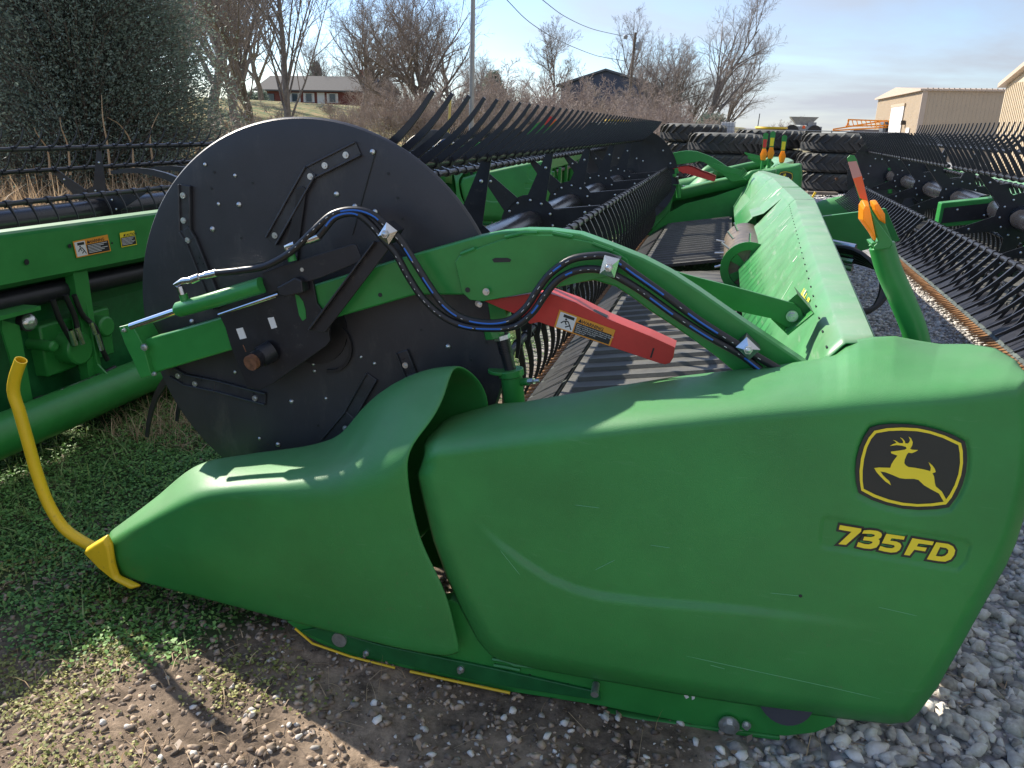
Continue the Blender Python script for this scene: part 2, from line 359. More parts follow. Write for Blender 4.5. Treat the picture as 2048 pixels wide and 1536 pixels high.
def ground_mat(m):
    n = m.node_tree; b = n.nodes['Principled BSDF']; b.inputs['Roughness'].default_value = 0.95; b.inputs['Specular IOR Level'].default_value = 0.15
    ge = n.nodes.new('ShaderNodeNewGeometry'); at = n.nodes.new('ShaderNodeVertexColor'); at.layer_name = 'zone'
    sp = n.nodes.new('ShaderNodeSeparateColor'); n.links.new(at.outputs[0], sp.inputs[0])
    def noise(s, d, r=0.6):
        q = n.nodes.new('ShaderNodeTexNoise'); q.inputs['Scale'].default_value = s; q.inputs['Detail'].default_value = d; q.inputs['Roughness'].default_value = r
        n.links.new(ge.outputs['Position'], q.inputs['Vector']); return q.outputs['Fac']
    def rmp(f, a, c, p0=0.35, p1=0.65):
        q = n.nodes.new('ShaderNodeValToRGB'); q.color_ramp.elements[0].position = p0; q.color_ramp.elements[1].position = p1
        q.color_ramp.elements[0].color = (*a, 1); q.color_ramp.elements[1].color = (*c, 1); n.links.new(f, q.inputs[0]); return q.outputs[0]
    def mx(f, a, c):
        q = n.nodes.new('ShaderNodeMixRGB'); n.links.new(f, q.inputs[0]); n.links.new(a, q.inputs[1]); n.links.new(c, q.inputs[2]); return q.outputs[0]
    dirt = mx(rmp(noise(1.6, 4, 0.5), (0, 0, 0), (1, 1, 1), 0.42, 0.62), rmp(noise(16, 9, 0.72), (0.050, 0.039, 0.031), (0.27, 0.205, 0.155)), rmp(noise(14, 9, 0.7), (0.10, 0.075, 0.056), (0.52, 0.39, 0.28)))
    grass = rmp(noise(1.1, 7, 0.7), (0.34, 0.25, 0.13), (0.10, 0.15, 0.06), 0.4, 0.6)
    grass = mx(sp.outputs[2], grass, rmp(noise(5, 7, 0.7), (0.10, 0.085, 0.05), (0.045, 0.085, 0.03), 0.35, 0.55))
    vo = n.nodes.new('ShaderNodeTexVoronoi'); vo.inputs['Scale'].default_value = 26; n.links.new(ge.outputs['Position'], vo.inputs['Vector'])
    stone = rmp(vo.outputs['Distance'], (0.62, 0.58, 0.53), (0.22, 0.20, 0.18), 0.15, 0.65)
    v2 = n.nodes.new('ShaderNodeMixRGB'); v2.blend_type = 'MULTIPLY'; v2.inputs[0].default_value = 0.5; n.links.new(stone, v2.inputs[1]); n.links.new(vo.outputs['Color'], v2.inputs[2])
    hs = n.nodes.new('ShaderNodeHueSaturation'); hs.inputs['Saturation'].default_value = 0.2; hs.inputs['Value'].default_value = 1.3; n.links.new(v2.outputs[0], hs.inputs['Color'])
    c = mx(sp.outputs[1], dirt, hs.outputs[0]); c = mx(sp.outputs[0], c, grass); c_ = c
    n.links.new(c_, b.inputs['Base Color'])
    ad = n.nodes.new('ShaderNodeMath'); ad.operation = 'ADD'; n.links.new(noise(45, 8, 0.75), ad.inputs[0])
    mm = n.nodes.new('ShaderNodeMath'); mm.operation = 'MULTIPLY'; mm.inputs[1].default_value = -1.0; n.links.new(vo.outputs['Distance'], mm.inputs[0])
    m4 = n.nodes.new('ShaderNodeMath'); m4.operation = 'MULTIPLY'; n.links.new(mm.outputs[0], m4.inputs[0]); n.links.new(sp.outputs[1], m4.inputs[1]); n.links.new(m4.outputs[0], ad.inputs[1])
    bu = n.nodes.new('ShaderNodeBump'); bu.inputs['Strength'].default_value = 0.7; bu.inputs['Distance'].default_value = 0.014
    n.links.new(ad.outputs[0], bu.inputs['Height']); n.links.new(bu.outputs[0], b.inputs['Normal'])
ground_mat(gm)
g = bulk('ground', V, Fq, gm, smooth=True); tag(g, kind='structure')
ca = g.data.color_attributes.new('zone', 'FLOAT_COLOR', 'POINT')
ca.data.foreach_set('color', np.stack([gr.ravel(), gv.ravel(), ss(1-(np.hypot(XX+3, YY-3)-6)/4).ravel(), gr.ravel()*0+1], 1).astype(np.float32).ravel())

# ---- gravel stones
def hull_kinds(n, npts, seed):
    out = []
    for k in range(n):
        rr = np.random.default_rng(seed+k); v = rr.normal(size=(npts, 3)); v /= np.linalg.norm(v, axis=1)[:, None]; v *= rr.uniform(0.78, 1.0, npts)[:, None]
        v *= (1.0+rr.random()*0.45, 0.75+rr.random()*0.3, 0.5+rr.random()*0.3)
        bm = bmesh.new(); vs = [bm.verts.new(p) for p in v]; r_ = bmesh.ops.convex_hull(bm, input=vs)
        dead = [q for q in bm.verts if not q.link_faces]
        for q in dead: bm.verts.remove(q)
        bm.verts.index_update(); bmesh.ops.recalc_face_normals(bm, faces=bm.faces)
        out.append((np.array([tuple(q.co) for q in bm.verts]), np.array([[q.index for q in f.verts] for f in bm.faces]))); bm.free()
    return out
HK_HI, HK_LO = hull_kinds(16, 20, 100), hull_kinds(12, 11, 200)
def rocks(name, pts, sizes, m, hi=True, sink=0.25):
    kinds = HK_HI if hi else HK_LO; N = len(pts); ki = rng.integers(0, len(kinds), N); VV, FF, off = [], [], 0
    for k, (bv, bf) in enumerate(kinds):
        I = np.where(ki == k)[0]; n = len(I)
        if not n: continue
        a = rng.random(n)*6.283; t = rng.normal(0, 0.4, n); c, s_, ct, st = np.cos(a), np.sin(a), np.cos(t), np.sin(t)
        v = bv[None]*sizes[I][:, None, None]; x, y, z = v[..., 0], v[..., 1], v[..., 2]
        y2 = y*ct[:, None]-z*st[:, None]; z2 = y*st[:, None]+z*ct[:, None]; x3 = x*c[:, None]-y2*s_[:, None]; y3 = x*s_[:, None]+y2*c[:, None]
        v = np.stack([x3+pts[I][:, 0:1], y3+pts[I][:, 1:2], z2+pts[I][:, 2:3]+(sizes[I]*(0.45-sink))[:, None]], -1)
        VV.append(v.reshape(-1, 3)); FF.append((bf[None]+np.arange(n)[:, None, None]*len(bv)+off).reshape(-1, 3)); off += n*len(bv)
    return bulk(name, np.concatenate(VV), np.concatenate(FF), m)
def stone_mat(name, a, b):
    m = bpy.data.materials.new(name); m.use_nodes = True; n = m.node_tree; bs = n.nodes['Principled BSDF']
    ge = n.nodes.new('ShaderNodeNewGeometry'); r = n.nodes.new('ShaderNodeValToRGB'); r.color_ramp.elements[0].color = (*a, 1); r.color_ramp.elements[1].color = (*b, 1)
    n.links.new(ge.outputs['Random Per Island'], r.inputs[0])
    no = n.nodes.new('ShaderNodeTexNoise'); no.inputs['Scale'].default_value = 70; no.inputs['Detail'].default_value = 6; n.links.new(ge.outputs['Position'], no.inputs['Vector'])
    mx = n.nodes.new('ShaderNodeMixRGB'); mx.blend_type = 'OVERLAY'; mx.inputs[0].default_value = 0.7; n.links.new(r.outputs[0], mx.inputs[1]); n.links.new(no.outputs['Fac'], mx.inputs[2])
    n.links.new(mx.outputs[0], bs.inputs['Base Color']); bs.inputs['Roughness'].default_value = 0.85
    bu = n.nodes.new('ShaderNodeBump'); bu.inputs['Strength'].default_value = 0.4; bu.inputs['Distance'].default_value = 0.004; n.links.new(no.outputs['Fac'], bu.inputs['Height']); n.links.new(bu.outputs[0], bs.inputs['Normal'])
    return m
STN = stone_mat('crushed_limestone', (0.25, 0.225, 0.20), (0.80, 0.76, 0.70))
def scatter(n, x0, x1, y0, y1, dens):
    x = rng.uniform(x0, x1, n); y = rng.uniform(y0, y1, n); k = rng.random(n) < dens(x, y); return x[k], y[k]
def put_rocks(n, box, dens, s0, s1, name, hi=True, m=STN, sink=0.25):
    x, y = scatter(n, *box, dens); s = s0+(s1-s0)*rng.random(len(x))**2.2
    return tag(rocks(name, np.stack([x, y, gz(x, y)], 1), s, m, hi, sink), kind='stuff')
put_rocks(9500, (-0.3, 2.6, 0.9, 3.2), lambda x, y: zone(x, y)[1], 0.009, 0.037, 'gravel_stones', True)
put_rocks(2600, (-1.9, 1.2, 0.8, 2.4), lambda x, y: (1-zone(x, y)[0])*0.62*ss(0.15+(x+2.0)*0.5), 0.004, 0.017, 'loose_stones', True)
put_rocks(16000, (0.8, 3.2, 3.2, 11), lambda x, y: 1+0*x, 0.012, 0.034, 'gravel_lane', False)
put_rocks(5000, (-3.2, 5, 11, 26), lambda x, y: 0.8+0*x, 0.02, 0.05, 'gravel_yard', False)
SOILC = stone_mat('soil_clods', (0.08, 0.062, 0.05), (0.52, 0.40, 0.295))
put_rocks(12000, (-2.6, 1.0, 0.9, 2.6), lambda x, y: ss((0.4-x)/0.5), 0.002, 0.018, 'soil_clods', False, SOILC, 0.35)

# ---- leaves and grass
def leaf_mat(name, a, b, tr=0.25):
    m = bpy.data.materials.new(name); m.use_nodes = True; n = m.node_tree; bs = n.nodes['Principled BSDF']
    ge = n.nodes.new('ShaderNodeNewGeometry'); r = n.nodes.new('ShaderNodeValToRGB'); r.color_ramp.elements[0].color = (*a, 1); r.color_ramp.elements[1].color = (*b, 1)
    n.links.new(ge.outputs['Random Per Island'], r.inputs[0]); n.links.new(r.outputs[0], bs.inputs['Base Color']); bs.inputs['Roughness'].default_value = 0.6
    tl = n.nodes.new('ShaderNodeBsdfTranslucent'); n.links.new(r.outputs[0], tl.inputs[0]); ms = n.nodes.new('ShaderNodeMixShader'); ms.inputs[0].default_value = tr
    o = n.nodes['Material Output']; n.links.new(bs.outputs[0], ms.inputs[1]); n.links.new(tl.outputs[0], ms.inputs[2]); n.links.new(ms.outputs[0], o.inputs[0]); return m
def leaves(name, x, y, z, L, W, m, up=0.5):
    N = len(x); a = rng.random(N)*6.283; e = rng.normal(up, 0.35, N)
    d = np.stack([np.cos(a)*np.cos(e), np.sin(a)*np.cos(e), np.sin(e)], 1); s = np.stack([-np.sin(a), np.cos(a), rng.normal(0, .2, N)], 1)
    p = np.stack([x, y, z], 1); L = L[:, None]; W = W[:, None]; dr = np.array([0, 0, -0.25])*L
    v = np.stack([p, p+d*L*0.5+s*W, p+d*L+dr, p+d*L*0.5-s*W], 1).reshape(-1, 3)
    return bulk(name, v, np.arange(4*N).reshape(-1, 4), m)
def blades(name, x, y, z, H, W, m, lean=0.35, curl=0.5):
    N = len(x); a = rng.random(N)*6.283; le = np.abs(rng.normal(lean, lean*0.6, N)); d = np.stack([np.cos(a), np.sin(a), 0*a], 1); s = np.stack([-np.sin(a), np.cos(a), 0*a], 1)
    b2 = rng.random(N)*6.283; s = np.stack([np.cos(b2), np.sin(b2), 0*a], 1)
    p = np.stack([x, y, z], 1); Hc = H[:, None]; W = W[:, None]; up = np.array([0, 0, 1.0]); vs = []
    for t, w in ((0, 1), (0.4, 0.9), (0.75, 0.6), (1, 0.08)):
        c = p+up*Hc*(t-curl*le[:, None]*t*t)+d*Hc*le[:, None]*(t**1.8)
        vs += [c-s*W*w, c+s*W*w]
    V = np.stack(vs, 1).reshape(-1, 3); o = np.arange(N)[:, None]*8
    Fb = np.stack([o+np.array([0, 1, 3, 2]), o+np.array([2, 3, 5, 4]), o+np.array([4, 5, 7, 6])], 1).reshape(-1, 4)
    return bulk(name, V, Fb, m)
CLV = leaf_mat('clover_leaf', (0.065, 0.20, 0.045), (0.26, 0.48, 0.12))
WEED = leaf_mat('lawn_blade', (0.11, 0.21, 0.06), (0.36, 0.46, 0.17))
DRYB = leaf_mat('dry_blade', (0.34, 0.22, 0.13), (0.72, 0.54, 0.34), 0.35)
DRYL = leaf_mat('dead_leaf', (0.16, 0.11, 0.08), (0.42, 0.31, 0.22), 0.1)
x, y = scatter(300000, -7, -1.0, 1.0, 6.2, lambda x, y: zone(x, y)[0]*(0.3+0.7*ss(vnoise(x, y, 0.35, 9)*1.6-0.1)))
tag(leaves('ground_cover_leaves', x, y, gz(x, y)+rng.random(len(x))*0.03, rng.uniform(0.008, 0.026, len(x)), rng.uniform(0.0035, 0.0085, len(x)), CLV), kind='stuff')
x, y = scatter(42000, -8, -1.1, 1.0, 8, lambda x, y: zone(x, y)[0]*vnoise(x, y, 0.5, 12)**2*1.6)
tag(blades('lawn_grass', x, y, gz(x, y), rng.uniform(0.03, 0.13, len(x)), rng.uniform(0.0015, 0.004, len(x)), WEED, 0.7), kind='stuff')
x, y = scatter(7000, -3.3, -2.3, 3.3, 6.5, lambda x, y: 0.9*ss(1-abs(x+2.8)/0.5))
tag(blades('dead_grass_tufts', x, y, gz(x, y), rng.uniform(0.06, 0.22, len(x)), rng.uniform(0.0015, 0.003, len(x)), DRYB, 0.9), kind='stuff')
x, y = scatter(1500, -2.6, 1.4, 0.9, 2.5, lambda x, y: 0.25+0.75*vnoise(x, y, 0.4, 15))
tag(blades('straw_litter', x, y, gz(x, y)+0.004, rng.uniform(0.03, 0.10, len(x)), rng.uniform(0.0008, 0.002, len(x)), DRYB, 1.6, 0.62), kind='stuff')
x, y = scatter(2600, -3.5, 1.4, 0.9, 4.5, lambda x, y: 0.2+0.8*vnoise(x, y, 0.5, 17)**2)
tag(leaves('fallen_leaves', x, y, gz(x, y)+0.008, rng.uniform(0.015, 0.05, len(x)), rng.uniform(0.006, 0.014, len(x)), DRYL, 0.1), kind='stuff')
x, y = scatter(26000, -2.6, -0.9, 1.0, 2.4, lambda x, y: 0.85*ss(vnoise(x, y, 0.26, 21)*2.4-1.0)*ss((-0.95-x)/0.7+0.2))
tag(leaves('moss_patches', x, y, gz(x, y)+0.006, rng.uniform(0.006, 0.02, len(x)), rng.uniform(0.003, 0.007, len(x)), leaf_mat('moss', (0.16, 0.20, 0.04), (0.48, 0.46, 0.16))), kind='stuff')

# ================================================================ header parts
Y0, YM, Y1 = 1.95, 7.3, 12.65          # near end, middle, far end of the long header
DY = 2.43                               # near reel disc
def coons(B, Rr, T, L, nu, nv):
    B, T = lin(B, nu), lin(T, nu); L, Rr = lin(L, nv), lin(Rr, nv); out = np.zeros((nv, nu, 2))
    u = np.linspace(0, 1, nu)[None, :, None]; v = np.linspace(0, 1, nv)[:, None, None]
    out = (1-v)*B[None]+v*T[None]+(1-u)*L[:, None]+u*Rr[:, None]-((1-u)*(1-v)*B[0]+u*(1-v)*B[-1]+(1-u)*v*T[0]+u*v*T[-1])
    return out
def inpoly(px, py, poly):
    r = np.zeros(px.shape, bool); n = len(poly)
    for i in range(n):
        x1, y1 = poly[i]; x2, y2 = poly[(i+1) % n]
        c = ((y1 > py) != (y2 > py)) & (px < (x2-x1)*(py-y1)/(y2-y1+1e-12)+x1); r ^= c
    return r
def pdist(px, py, poly, closed=True):
    d = np.full(px.shape, 1e9); n = len(poly)
    for i in range(n if closed else n-1):
        a = np.array(poly[i], float); b = np.array(poly[(i+1) % n], float); e = b-a; L = e@e+1e-9
        t = np.clip(((px-a[0])*e[0]+(py-a[1])*e[1])/L, 0, 1); d = np.minimum(d, np.hypot(px-a[0]-t*e[0], py-a[1]-t*e[1]))
    return d
def ez(pts): return [(1640+a/4.517, 820+b/4.517) for a, b in pts]       # emblem tracing to photo pixels
EMB_O = ez([(455,160),(530,137),(650,125),(800,130),(950,150),(1080,185),(1200,225),(1310,285),(1325,350),(1330,450),(1320,560),(1290,670),(1240,780),(1165,880),(1060,897),(900,905),(750,893),(600,860),(470,815),(348,750),(325,650),(320,550),(330,440),(360,330),(400,240)])
EMB_1 = ez([(490,188),(600,165),(740,158),(880,165),(1000,190),(1130,232),(1275,300),(1290,370),(1292,480),(1275,590),(1240,690),(1190,790),(1140,852),(1020,868),(880,873),(740,862),(600,830),(480,785),(372,727),(360,640),(357,550),(370,440),(400,330),(440,250)])
EMB_2 = ez([(508,210),(620,190),(740,185),(880,192),(990,213),(1110,252),(1250,318),(1262,390),(1265,480),(1250,580),(1215,680),(1170,765),(1122,828),(1000,845),(880,850),(750,838),(620,808),(500,765),(395,712),(385,640),(385,550),(398,445),(425,340),(462,262)])
DEER = ez([(640,376),(700,368),(765,358),(783,348),(776,334),(740,322),(690,317),(630,325),(660,308),(690,298),(680,283),(655,270),(685,278),(715,298),(748,300),(752,285),(740,265),(722,245),(750,262),(768,285),(770,300),(790,303),(806,292),(814,270),(800,238),(824,258),(838,292),(832,322),(815,350),(830,358),(887,362),(850,383),(828,390),(800,385),(785,402),(765,450),(762,480),(775,500),(800,515),(860,522),(940,537),(996,552),(1002,520),(980,470),(1015,500),(1038,533),(1046,560),(1016,572),(1030,600),(1038,660),(1046,690),(1100,735),(1142,812),(1120,832),(1075,755),(1000,715),(940,680),(890,632),(850,622),(770,622),(720,615),(650,585),(590,562),(545,555),(570,590),(600,620),(625,640),(641,680),(590,645),(545,600),(510,560),(490,525),(530,519),(635,522),(645,490),(670,450),(700,412),(645,392)])
GL = [([(180,1040),(375,1072),(370,1100),(235,1218),(165,1212),(285,1100),(170,1080)], None),
      ([(395,1088),(450,1084),(520,1093),(552,1108),(561,1130),(550,1152),(528,1166),(540,1180),(534,1212),(510,1242),(460,1255),(400,1250),(330,1233),(346,1193),(400,1210),(440,1214),(472,1203),(474,1190),(450,1183),(388,1176),(400,1144),(460,1148),(492,1140),(496,1128),(470,1120),(430,1118),(380,1116)], None),
      ([(600,1118),(768,1143),(757,1172),(648,1158),(634,1180),(690,1188),(724,1203),(736,1230),(720,1264),(690,1284),(640,1288),(580,1278),(528,1265),(545,1228),(600,1245),(650,1248),(675,1238),(670,1222),(640,1215),(558,1203)], None),
      ([(835,1158),(1030,1190),(1015,1222),(890,1205),(874,1232),(965,1245),(950,1277),(852,1262),(810,1315),(758,1308)], None),
      ([(1050,1195),(1160,1210),(1202,1232),(1222,1268),(1212,1310),(1182,1350),(1130,1370),(1060,1364),(965,1348)], [(1085,1238),(1140,1247),(1160,1265),(1156,1292),(1130,1316),(1100,1325),(1045,1318)])]
REC_O = offset_poly(EMB_O, 6.5)
REC_T = [(1649,1032),(1931,1079),(1943,1090),(1932,1122),(1917,1139),(1905,1139),(1645,1094),(1639,1086),(1643,1042)]
CREASE = [(930,1015),(960,1050),(1000,1087),(1050,1125),(1100,1157),(1150,1178),(1200,1191),(1300,1203),(1400,1211),(1500,1220),(1600,1232),(1700,1245),(1840,1262)]
FY = 1.955

def make_header(L, label, group, hero, ry=0.0, root_loc=(0, YM, 0)):
    root = empty('draper_header', root_loc, label, 'harvester header', group)
    class NL(list):
        def append(s_, o): s_.extend(o) if isinstance(o, list) else list.append(s_, o)
    near = NL()          # parts mirrored to the far end
    # ---------- end panel
    nu, nv, nw = 300, 130, 22
    Bp = [(1000,1318),(1060,1333),(1150,1350),(1250,1367),(1350,1385),(1479,1405),(1600,1424),(1688,1436),(1780,1446),(1815,1442)]
    Rp = [(1815,1442),(1838,1420),(1872,1375),(1920,1290),(1970,1200),(2010,1130),(2030,1085),(2044,1040),(2062,960),(2070,870),(2066,800)]
    Fp = [(845,925),(880,915),(956,905),(1188,878),(1497,845),(1700,828),(1900,812),(2000,803),(2066,800)]
    Lp = [(1000,1318),(980,1306),(957,1280),(925,1220),(895,1155),(868,1080),(848,1000),(836,950),(845,925)]
    if not hero: nu, nv, nw = 60, 30, 10
    G = coons(Bp, Rp, Fp, Lp, nu, nv)
    px, py = G[..., 0], G[..., 1]
    # distance to free edges -> rounded border
    ed = pdist(px, py, Lp[::-1]+Bp+Rp, closed=False)
    yy = FY+0.045*np.clip(1-ed/34, 0, 1)**2.2
    cyv = np.interp(px, [c[0] for c in CREASE], [c[1] for c in CREASE]); dd = py-cyv
    fade = ss((px-935)/120)*ss((1850-px)/500)
    yy -= 0.016*ss(dd/24+0.5)*ss(1-(dd-20)/330)*fade
    yy -= 0.010*np.sin(np.clip((py-850)/600, 0, 1)*math.pi)*ss((px-840)/300)          # gentle crown
    if hero:
        for rc, dep in ((REC_O, 0.006), (REC_T, 0.005)):
            s = np.where(inpoly(px, py, rc), 1, -1)*pdist(px, py, rc); yy += dep*ss(s/5+0.5)
    D = FW[None, None]*F_PX+RT*(px-1024)[..., None]+UP*(768-py)[..., None]
    face = CP+D*(yy/D[..., 1])[..., None]
    Tp = [(866,868),(885,845),(905,833),(991,809),(1044,806),(1096,797),(1202,779),(1343,756),(1466,742),(1560,731),(1640,719),(1672,706),(1692,690),(1715,681),(1745,676),(1790,674),(1835,683),(1880,690),(1940,690),(1990,698),(2030,722),(2058,765)]
    TY = [2.18, 2.26, 2.3]+[2.3]*15+[2.29, 2.24, 2.15, 2.04]
    T3 = lin([tuple(P(a, b, t)) for (a, b), t in zip(Tp, TY)], nu)
    F3 = face[-1]; prev = face[-3]
    tang = F3-prev; tang /= np.linalg.norm(tang, axis=1)[:, None]
    Cc = F3+tang*0.035
    # the shoulder: tight curve, then a nearly flat top running inwards
    top = []
    Mid = F3*0.80+T3*0.20; Mid[:, 2] = (F3[:, 2]+tang[:, 2]*0.03)*0.80+T3[:, 2]*0.20+0.012
    for k in range(1, nw+1):
        w = k/nw
        if w < 0.4: t = w/0.4; p = (1-t)**2*F3+2*t*(1-t)*Cc+t*t*Mid
        else: t = (w-0.4)/0.6; p = Mid*(1-t)+T3*t; p[:, 2] += 0.010*math.sin(t*math.pi)
        top.append(p)
    rows = np.concatenate([face, np.array(top), (T3+np.array([0, 0.012, -0.03]))[None], (T3+np.array([0, 0.014, -0.16]))[None]])
    nr_ = rows.shape[0]; idx = np.arange(nr_*nu).reshape(nr_, nu)
    mb = MB(); mb.v = [tuple(p) for p in rows.reshape(-1, 3)]
    mb.f = [tuple(q) for q in np.stack([idx[:-1, :-1], idx[:-1, 1:], idx[1:, 1:], idx[1:, :-1]], -1).reshape(-1, 4).tolist()]; mb.m = [0]*len(mb.f)
    panel = mb.build('end_panel', GP, root, smooth='all', solid=0.006); near.append(panel)
    def fy(a, b):  # surface depth of the printed face at a pixel
        k = np.argmin((px-a)**2+(py-b)**2); return yy.flat[k]
    y_e = yy[inpoly(px, py, EMB_O)].min()-0.0035 if hero else fy(1825, 935)-0.014
    e = MB(); e.prism(PP(EMB_O, y_e), (0, 0.003, 0)); em = e.build('emblem_badge', BD, panel)
    e = MB(); ye2 = y_e-0.0015
    n_ = len(EMB_1); vs = PP(EMB_1, ye2)+PP(EMB_2, ye2); e.add(vs, [(i, (i+1) % n_, n_+(i+1) % n_, n_+i) for i in range(n_)]); e.flat(PP(DEER, ye2)); e.build('leaping_deer', YL, panel)
    e = MB(); e2 = MB(); yt = (yy[inpoly(px, py, REC_T)].min() if hero else fy(1790, 1090)-0.01)-0.001; 
    for gl, hole in GL:
        o_ = ez(gl); e.flat(PP(o_, yt-0.0012), [PP(ez(hole), yt-0.0012)] if hole else [])
        oo = offset_poly(o_, 4.6); e2.flat(PP(oo, yt+0.0*len(oo)), [PP(offset_poly(ez(hole), -4.0), yt)] if hole else [])
    for i in range(1):
        e.build('model_number', YL, panel); e2.build('number_outline', BD, panel)
    if hero:
        for pl in ([(1372,1312),(1500,1340),(1640,1370),(1762,1398)], [(1540,1186),(1600,1192)], [(1756,1214),(1835,1232)], [(1300,1090),(1340,1096)], [(1000,1100),(1040,1150)], [(1420,1330),(1450,1338)], [(1150,1010),(1200,1016)], [(1190,1140),(1230,1120)]):
            m_ = MB(); q = [P(a, b, fy(a, b)-0.0033) for a, b in lin(pl, 12)]; m_.tube(q, [0.0009 if 0 < i < 11 else 0.0002 for i in range(12)], 4); m_.build('scratch', mat('scratched_plastic', (0.12, 0.36, 0.17), 0.6), panel)
        m_ = MB(); p_ = P(1601,1192,fy(1601,1192)-0.004); m_.dome(p_, (0,-1,0), 0.005, 0.002, 8); m_.build('mud_spot', BD, panel)
    # ---------- crop divider
    curves = [
     [(240,1150,2.08),(290,1165,2.06),(450,1208,2.03),(600,1248,1.99),(800,1298,1.96),(890,1313,1.95),(922,1305,1.955)],
     [(225,1115,2.07),(400,1120,2.0),(600,1150,1.97),(800,1180,1.955),(893,1190,1.955)],
     [(222,1090,2.08),(400,1020,2.0),(600,1010,1.96),(750,1030,1.955),(838,1065,1.96)],
     [(220,1082,2.095),(340,1020,2.02),(430,985,1.985),(600,972,1.965),(700,965,1.96),(775,940,1.955),(816,912,1.96)],
     [(219,1075,2.13),(320,1010,2.10),(410,957,2.08),(500,944,2.075),(620,932,2.065),(700,908,2.06),(755,860,2.06),(812,836,2.05),(866,838,2.03)],
     [(218,1070,2.165),(310,1003,2.17),(400,939,2.175),(500,922,2.18),(620,905,2.18),(690,878,2.17),(740,822,2.16),(800,786,2.14),(888,796,2.10)],
     [(218,1068,2.18),(305,1003,2.2),(395,932,2.22),(500,909,2.25),(620,892,2.27),(682,870,2.27),(728,815,2.25),(785,770,2.24),(850,741,2.22),(912,732,2.2)],
     [(218,1070,2.2),(310,1018,2.26),(400,955,2.3),(500,935,2.33),(620,920,2.36),(690,895,2.37),(740,840,2.36),(800,795,2.36),(890,760,2.34),(960,762,2.32)],
     [(220,1085,2.22),(400,1010,2.31),(600,985,2.37),(750,950,2.38),(880,860,2.37),(978,812,2.35)],
     [(222,1100,2.22),(400,1080,2.32),(600,1100,2.38),(800,1100,2.4),(960,960,2.38)]]
    ns = 60 if hero else 18
    C3 = [crom([tuple(P(*q)) for q in c], ns) for c in curves]
    nt_ = 34 if hero else 16
    rows = np.array([crom([C3[j][i] for j in range(len(C3))], nt_) for i in range(ns)])   # ns x nt x 3
    idx = np.arange(ns*nt_).reshape(ns, nt_); mb = MB(); mb.v = [tuple(p) for p in rows.reshape(-1, 3)]
    mb.f = [tuple(q) for q in np.stack([idx[:-1, :-1], idx[1:, :-1], idx[1:, 1:], idx[:-1, 1:]], -1).reshape(-1, 4).tolist()]
    mb.f += [tuple(int(q) for q in idx[0])]; mb.m = [0]*len(mb.f)
    dv = mb.build('crop_divider', GP, root, smooth='all', solid=0.010, sub=1 if hero else 0); near.append(dv)
    tip = MB(); o_ = [(172,1096),(190,1084),(217,1068),(226,1085),(232,1125),(240,1150),(262,1160),(283,1170),(275,1176),(240,1158),(205,1130)]
    a = PP(o_, 2.045); b = PP(o_, 2.22); n_ = len(o_)
    c_ = np.mean(a+b, axis=0); a2 = [c_+(p-c_)*np.array([0.9, 1, 0.9])-np.array([0, 0.02, 0]) for p in a]
    tip.add(a2+a+b, [tuple(range(n_))]+[(i, i+n_, (i+1) % n_+n_, (i+1) % n_) for i in range(n_)]+[(i+n_, i+2*n_, (i+1) % n_+2*n_, (i+1) % n_+n_) for i in range(n_)]+[tuple(range(3*n_-1, 2*n_-1, -1))])
    t_ = tip.build('divider_tip', YP, root, bevel=0.006, smooth=True); near.append(t_)
    rod = MB(); rp = crom([tuple(P(a, b, 2.14)) for a, b in [(205,1100),(178,1090),(130,1058),(98,1010),(75,950),(55,880),(38,820),(27,785),(30,755),(42,720)]], 40)
    rod.tube(rp, 0.0205, 16, caps=False); rod.tube(rp, 0.017, 16, caps=False); k0 = len(rp)-1
    rod.f += [(k0*16+j, k0*16+(j+1) % 16, 40*16+k0*16+(j+1) % 16, 40*16+k0*16+j) for j in range(16)]; rod.m = [0]*len(rod.f)
    near.append(rod.build('deflector_rod', YP, root, smooth=True))
    # ---------- inner end wall, lower frame, skid
    w_ = MB(); w_.prism([(-1.0, 2.37, .12), (-.78, 2.37, .42), (-.5, 2.37, .60), (-.1, 2.37, .72), (.25, 2.37, .86), (.42, 2.37, .92), (.46, 2.37, .15)], (0, 0.012, 0)); near.append(w_.build('end_wall', GM, root))
    lf = MB(); lf.prism(PP([(572,1243),(600,1265),(640,1288),(700,1311),(850,1346),(1020,1384),(1200,1412),(1400,1452),(1570,1473),(1630,1466),(1670,1450),(1690,1400),(1400,1300),(1000,1230),(900,1200),(700,1230)], 2.008), (0, 0.05, 0))
    lf.prism(PP([(1000,1395),(1300,1440),(1560,1474),(1560,1482),(1300,1450),(1000,1402)], 2.002), (0, 0.12, 0))
    lfo = lf.build('lower_frame', GM, root, bevel=0.004); near.append(lfo)
    sk = MB(); sk.tube([P(a, b, 1.990) for a, b in [(590,1257),(625,1287),(700,1313),(790,1336)]], 0.004, 6); sk.tube([P(a, b, 1.990) for a, b in [(820,1343),(930,1367),(1020,1386)]], 0.0045, 6)
    near.append(sk.build('skid_edge', YP, root, apart=True))
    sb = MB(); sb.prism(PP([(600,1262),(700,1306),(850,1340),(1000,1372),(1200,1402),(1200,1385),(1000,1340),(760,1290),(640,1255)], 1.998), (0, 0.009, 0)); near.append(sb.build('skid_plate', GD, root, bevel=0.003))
    fh = MB()
    for a, b, r_ in ((1027,1351,0.004),(1060,1350,0.004),(1136,1370,0.007),(850,1318,0.005)): p = P(a, b, 2.0075); fh.cyl(p, p+np.array([0,-0.002,0]), r_, 12)
    near.append(fh.build('frame_hole', BD, root, apart=True))
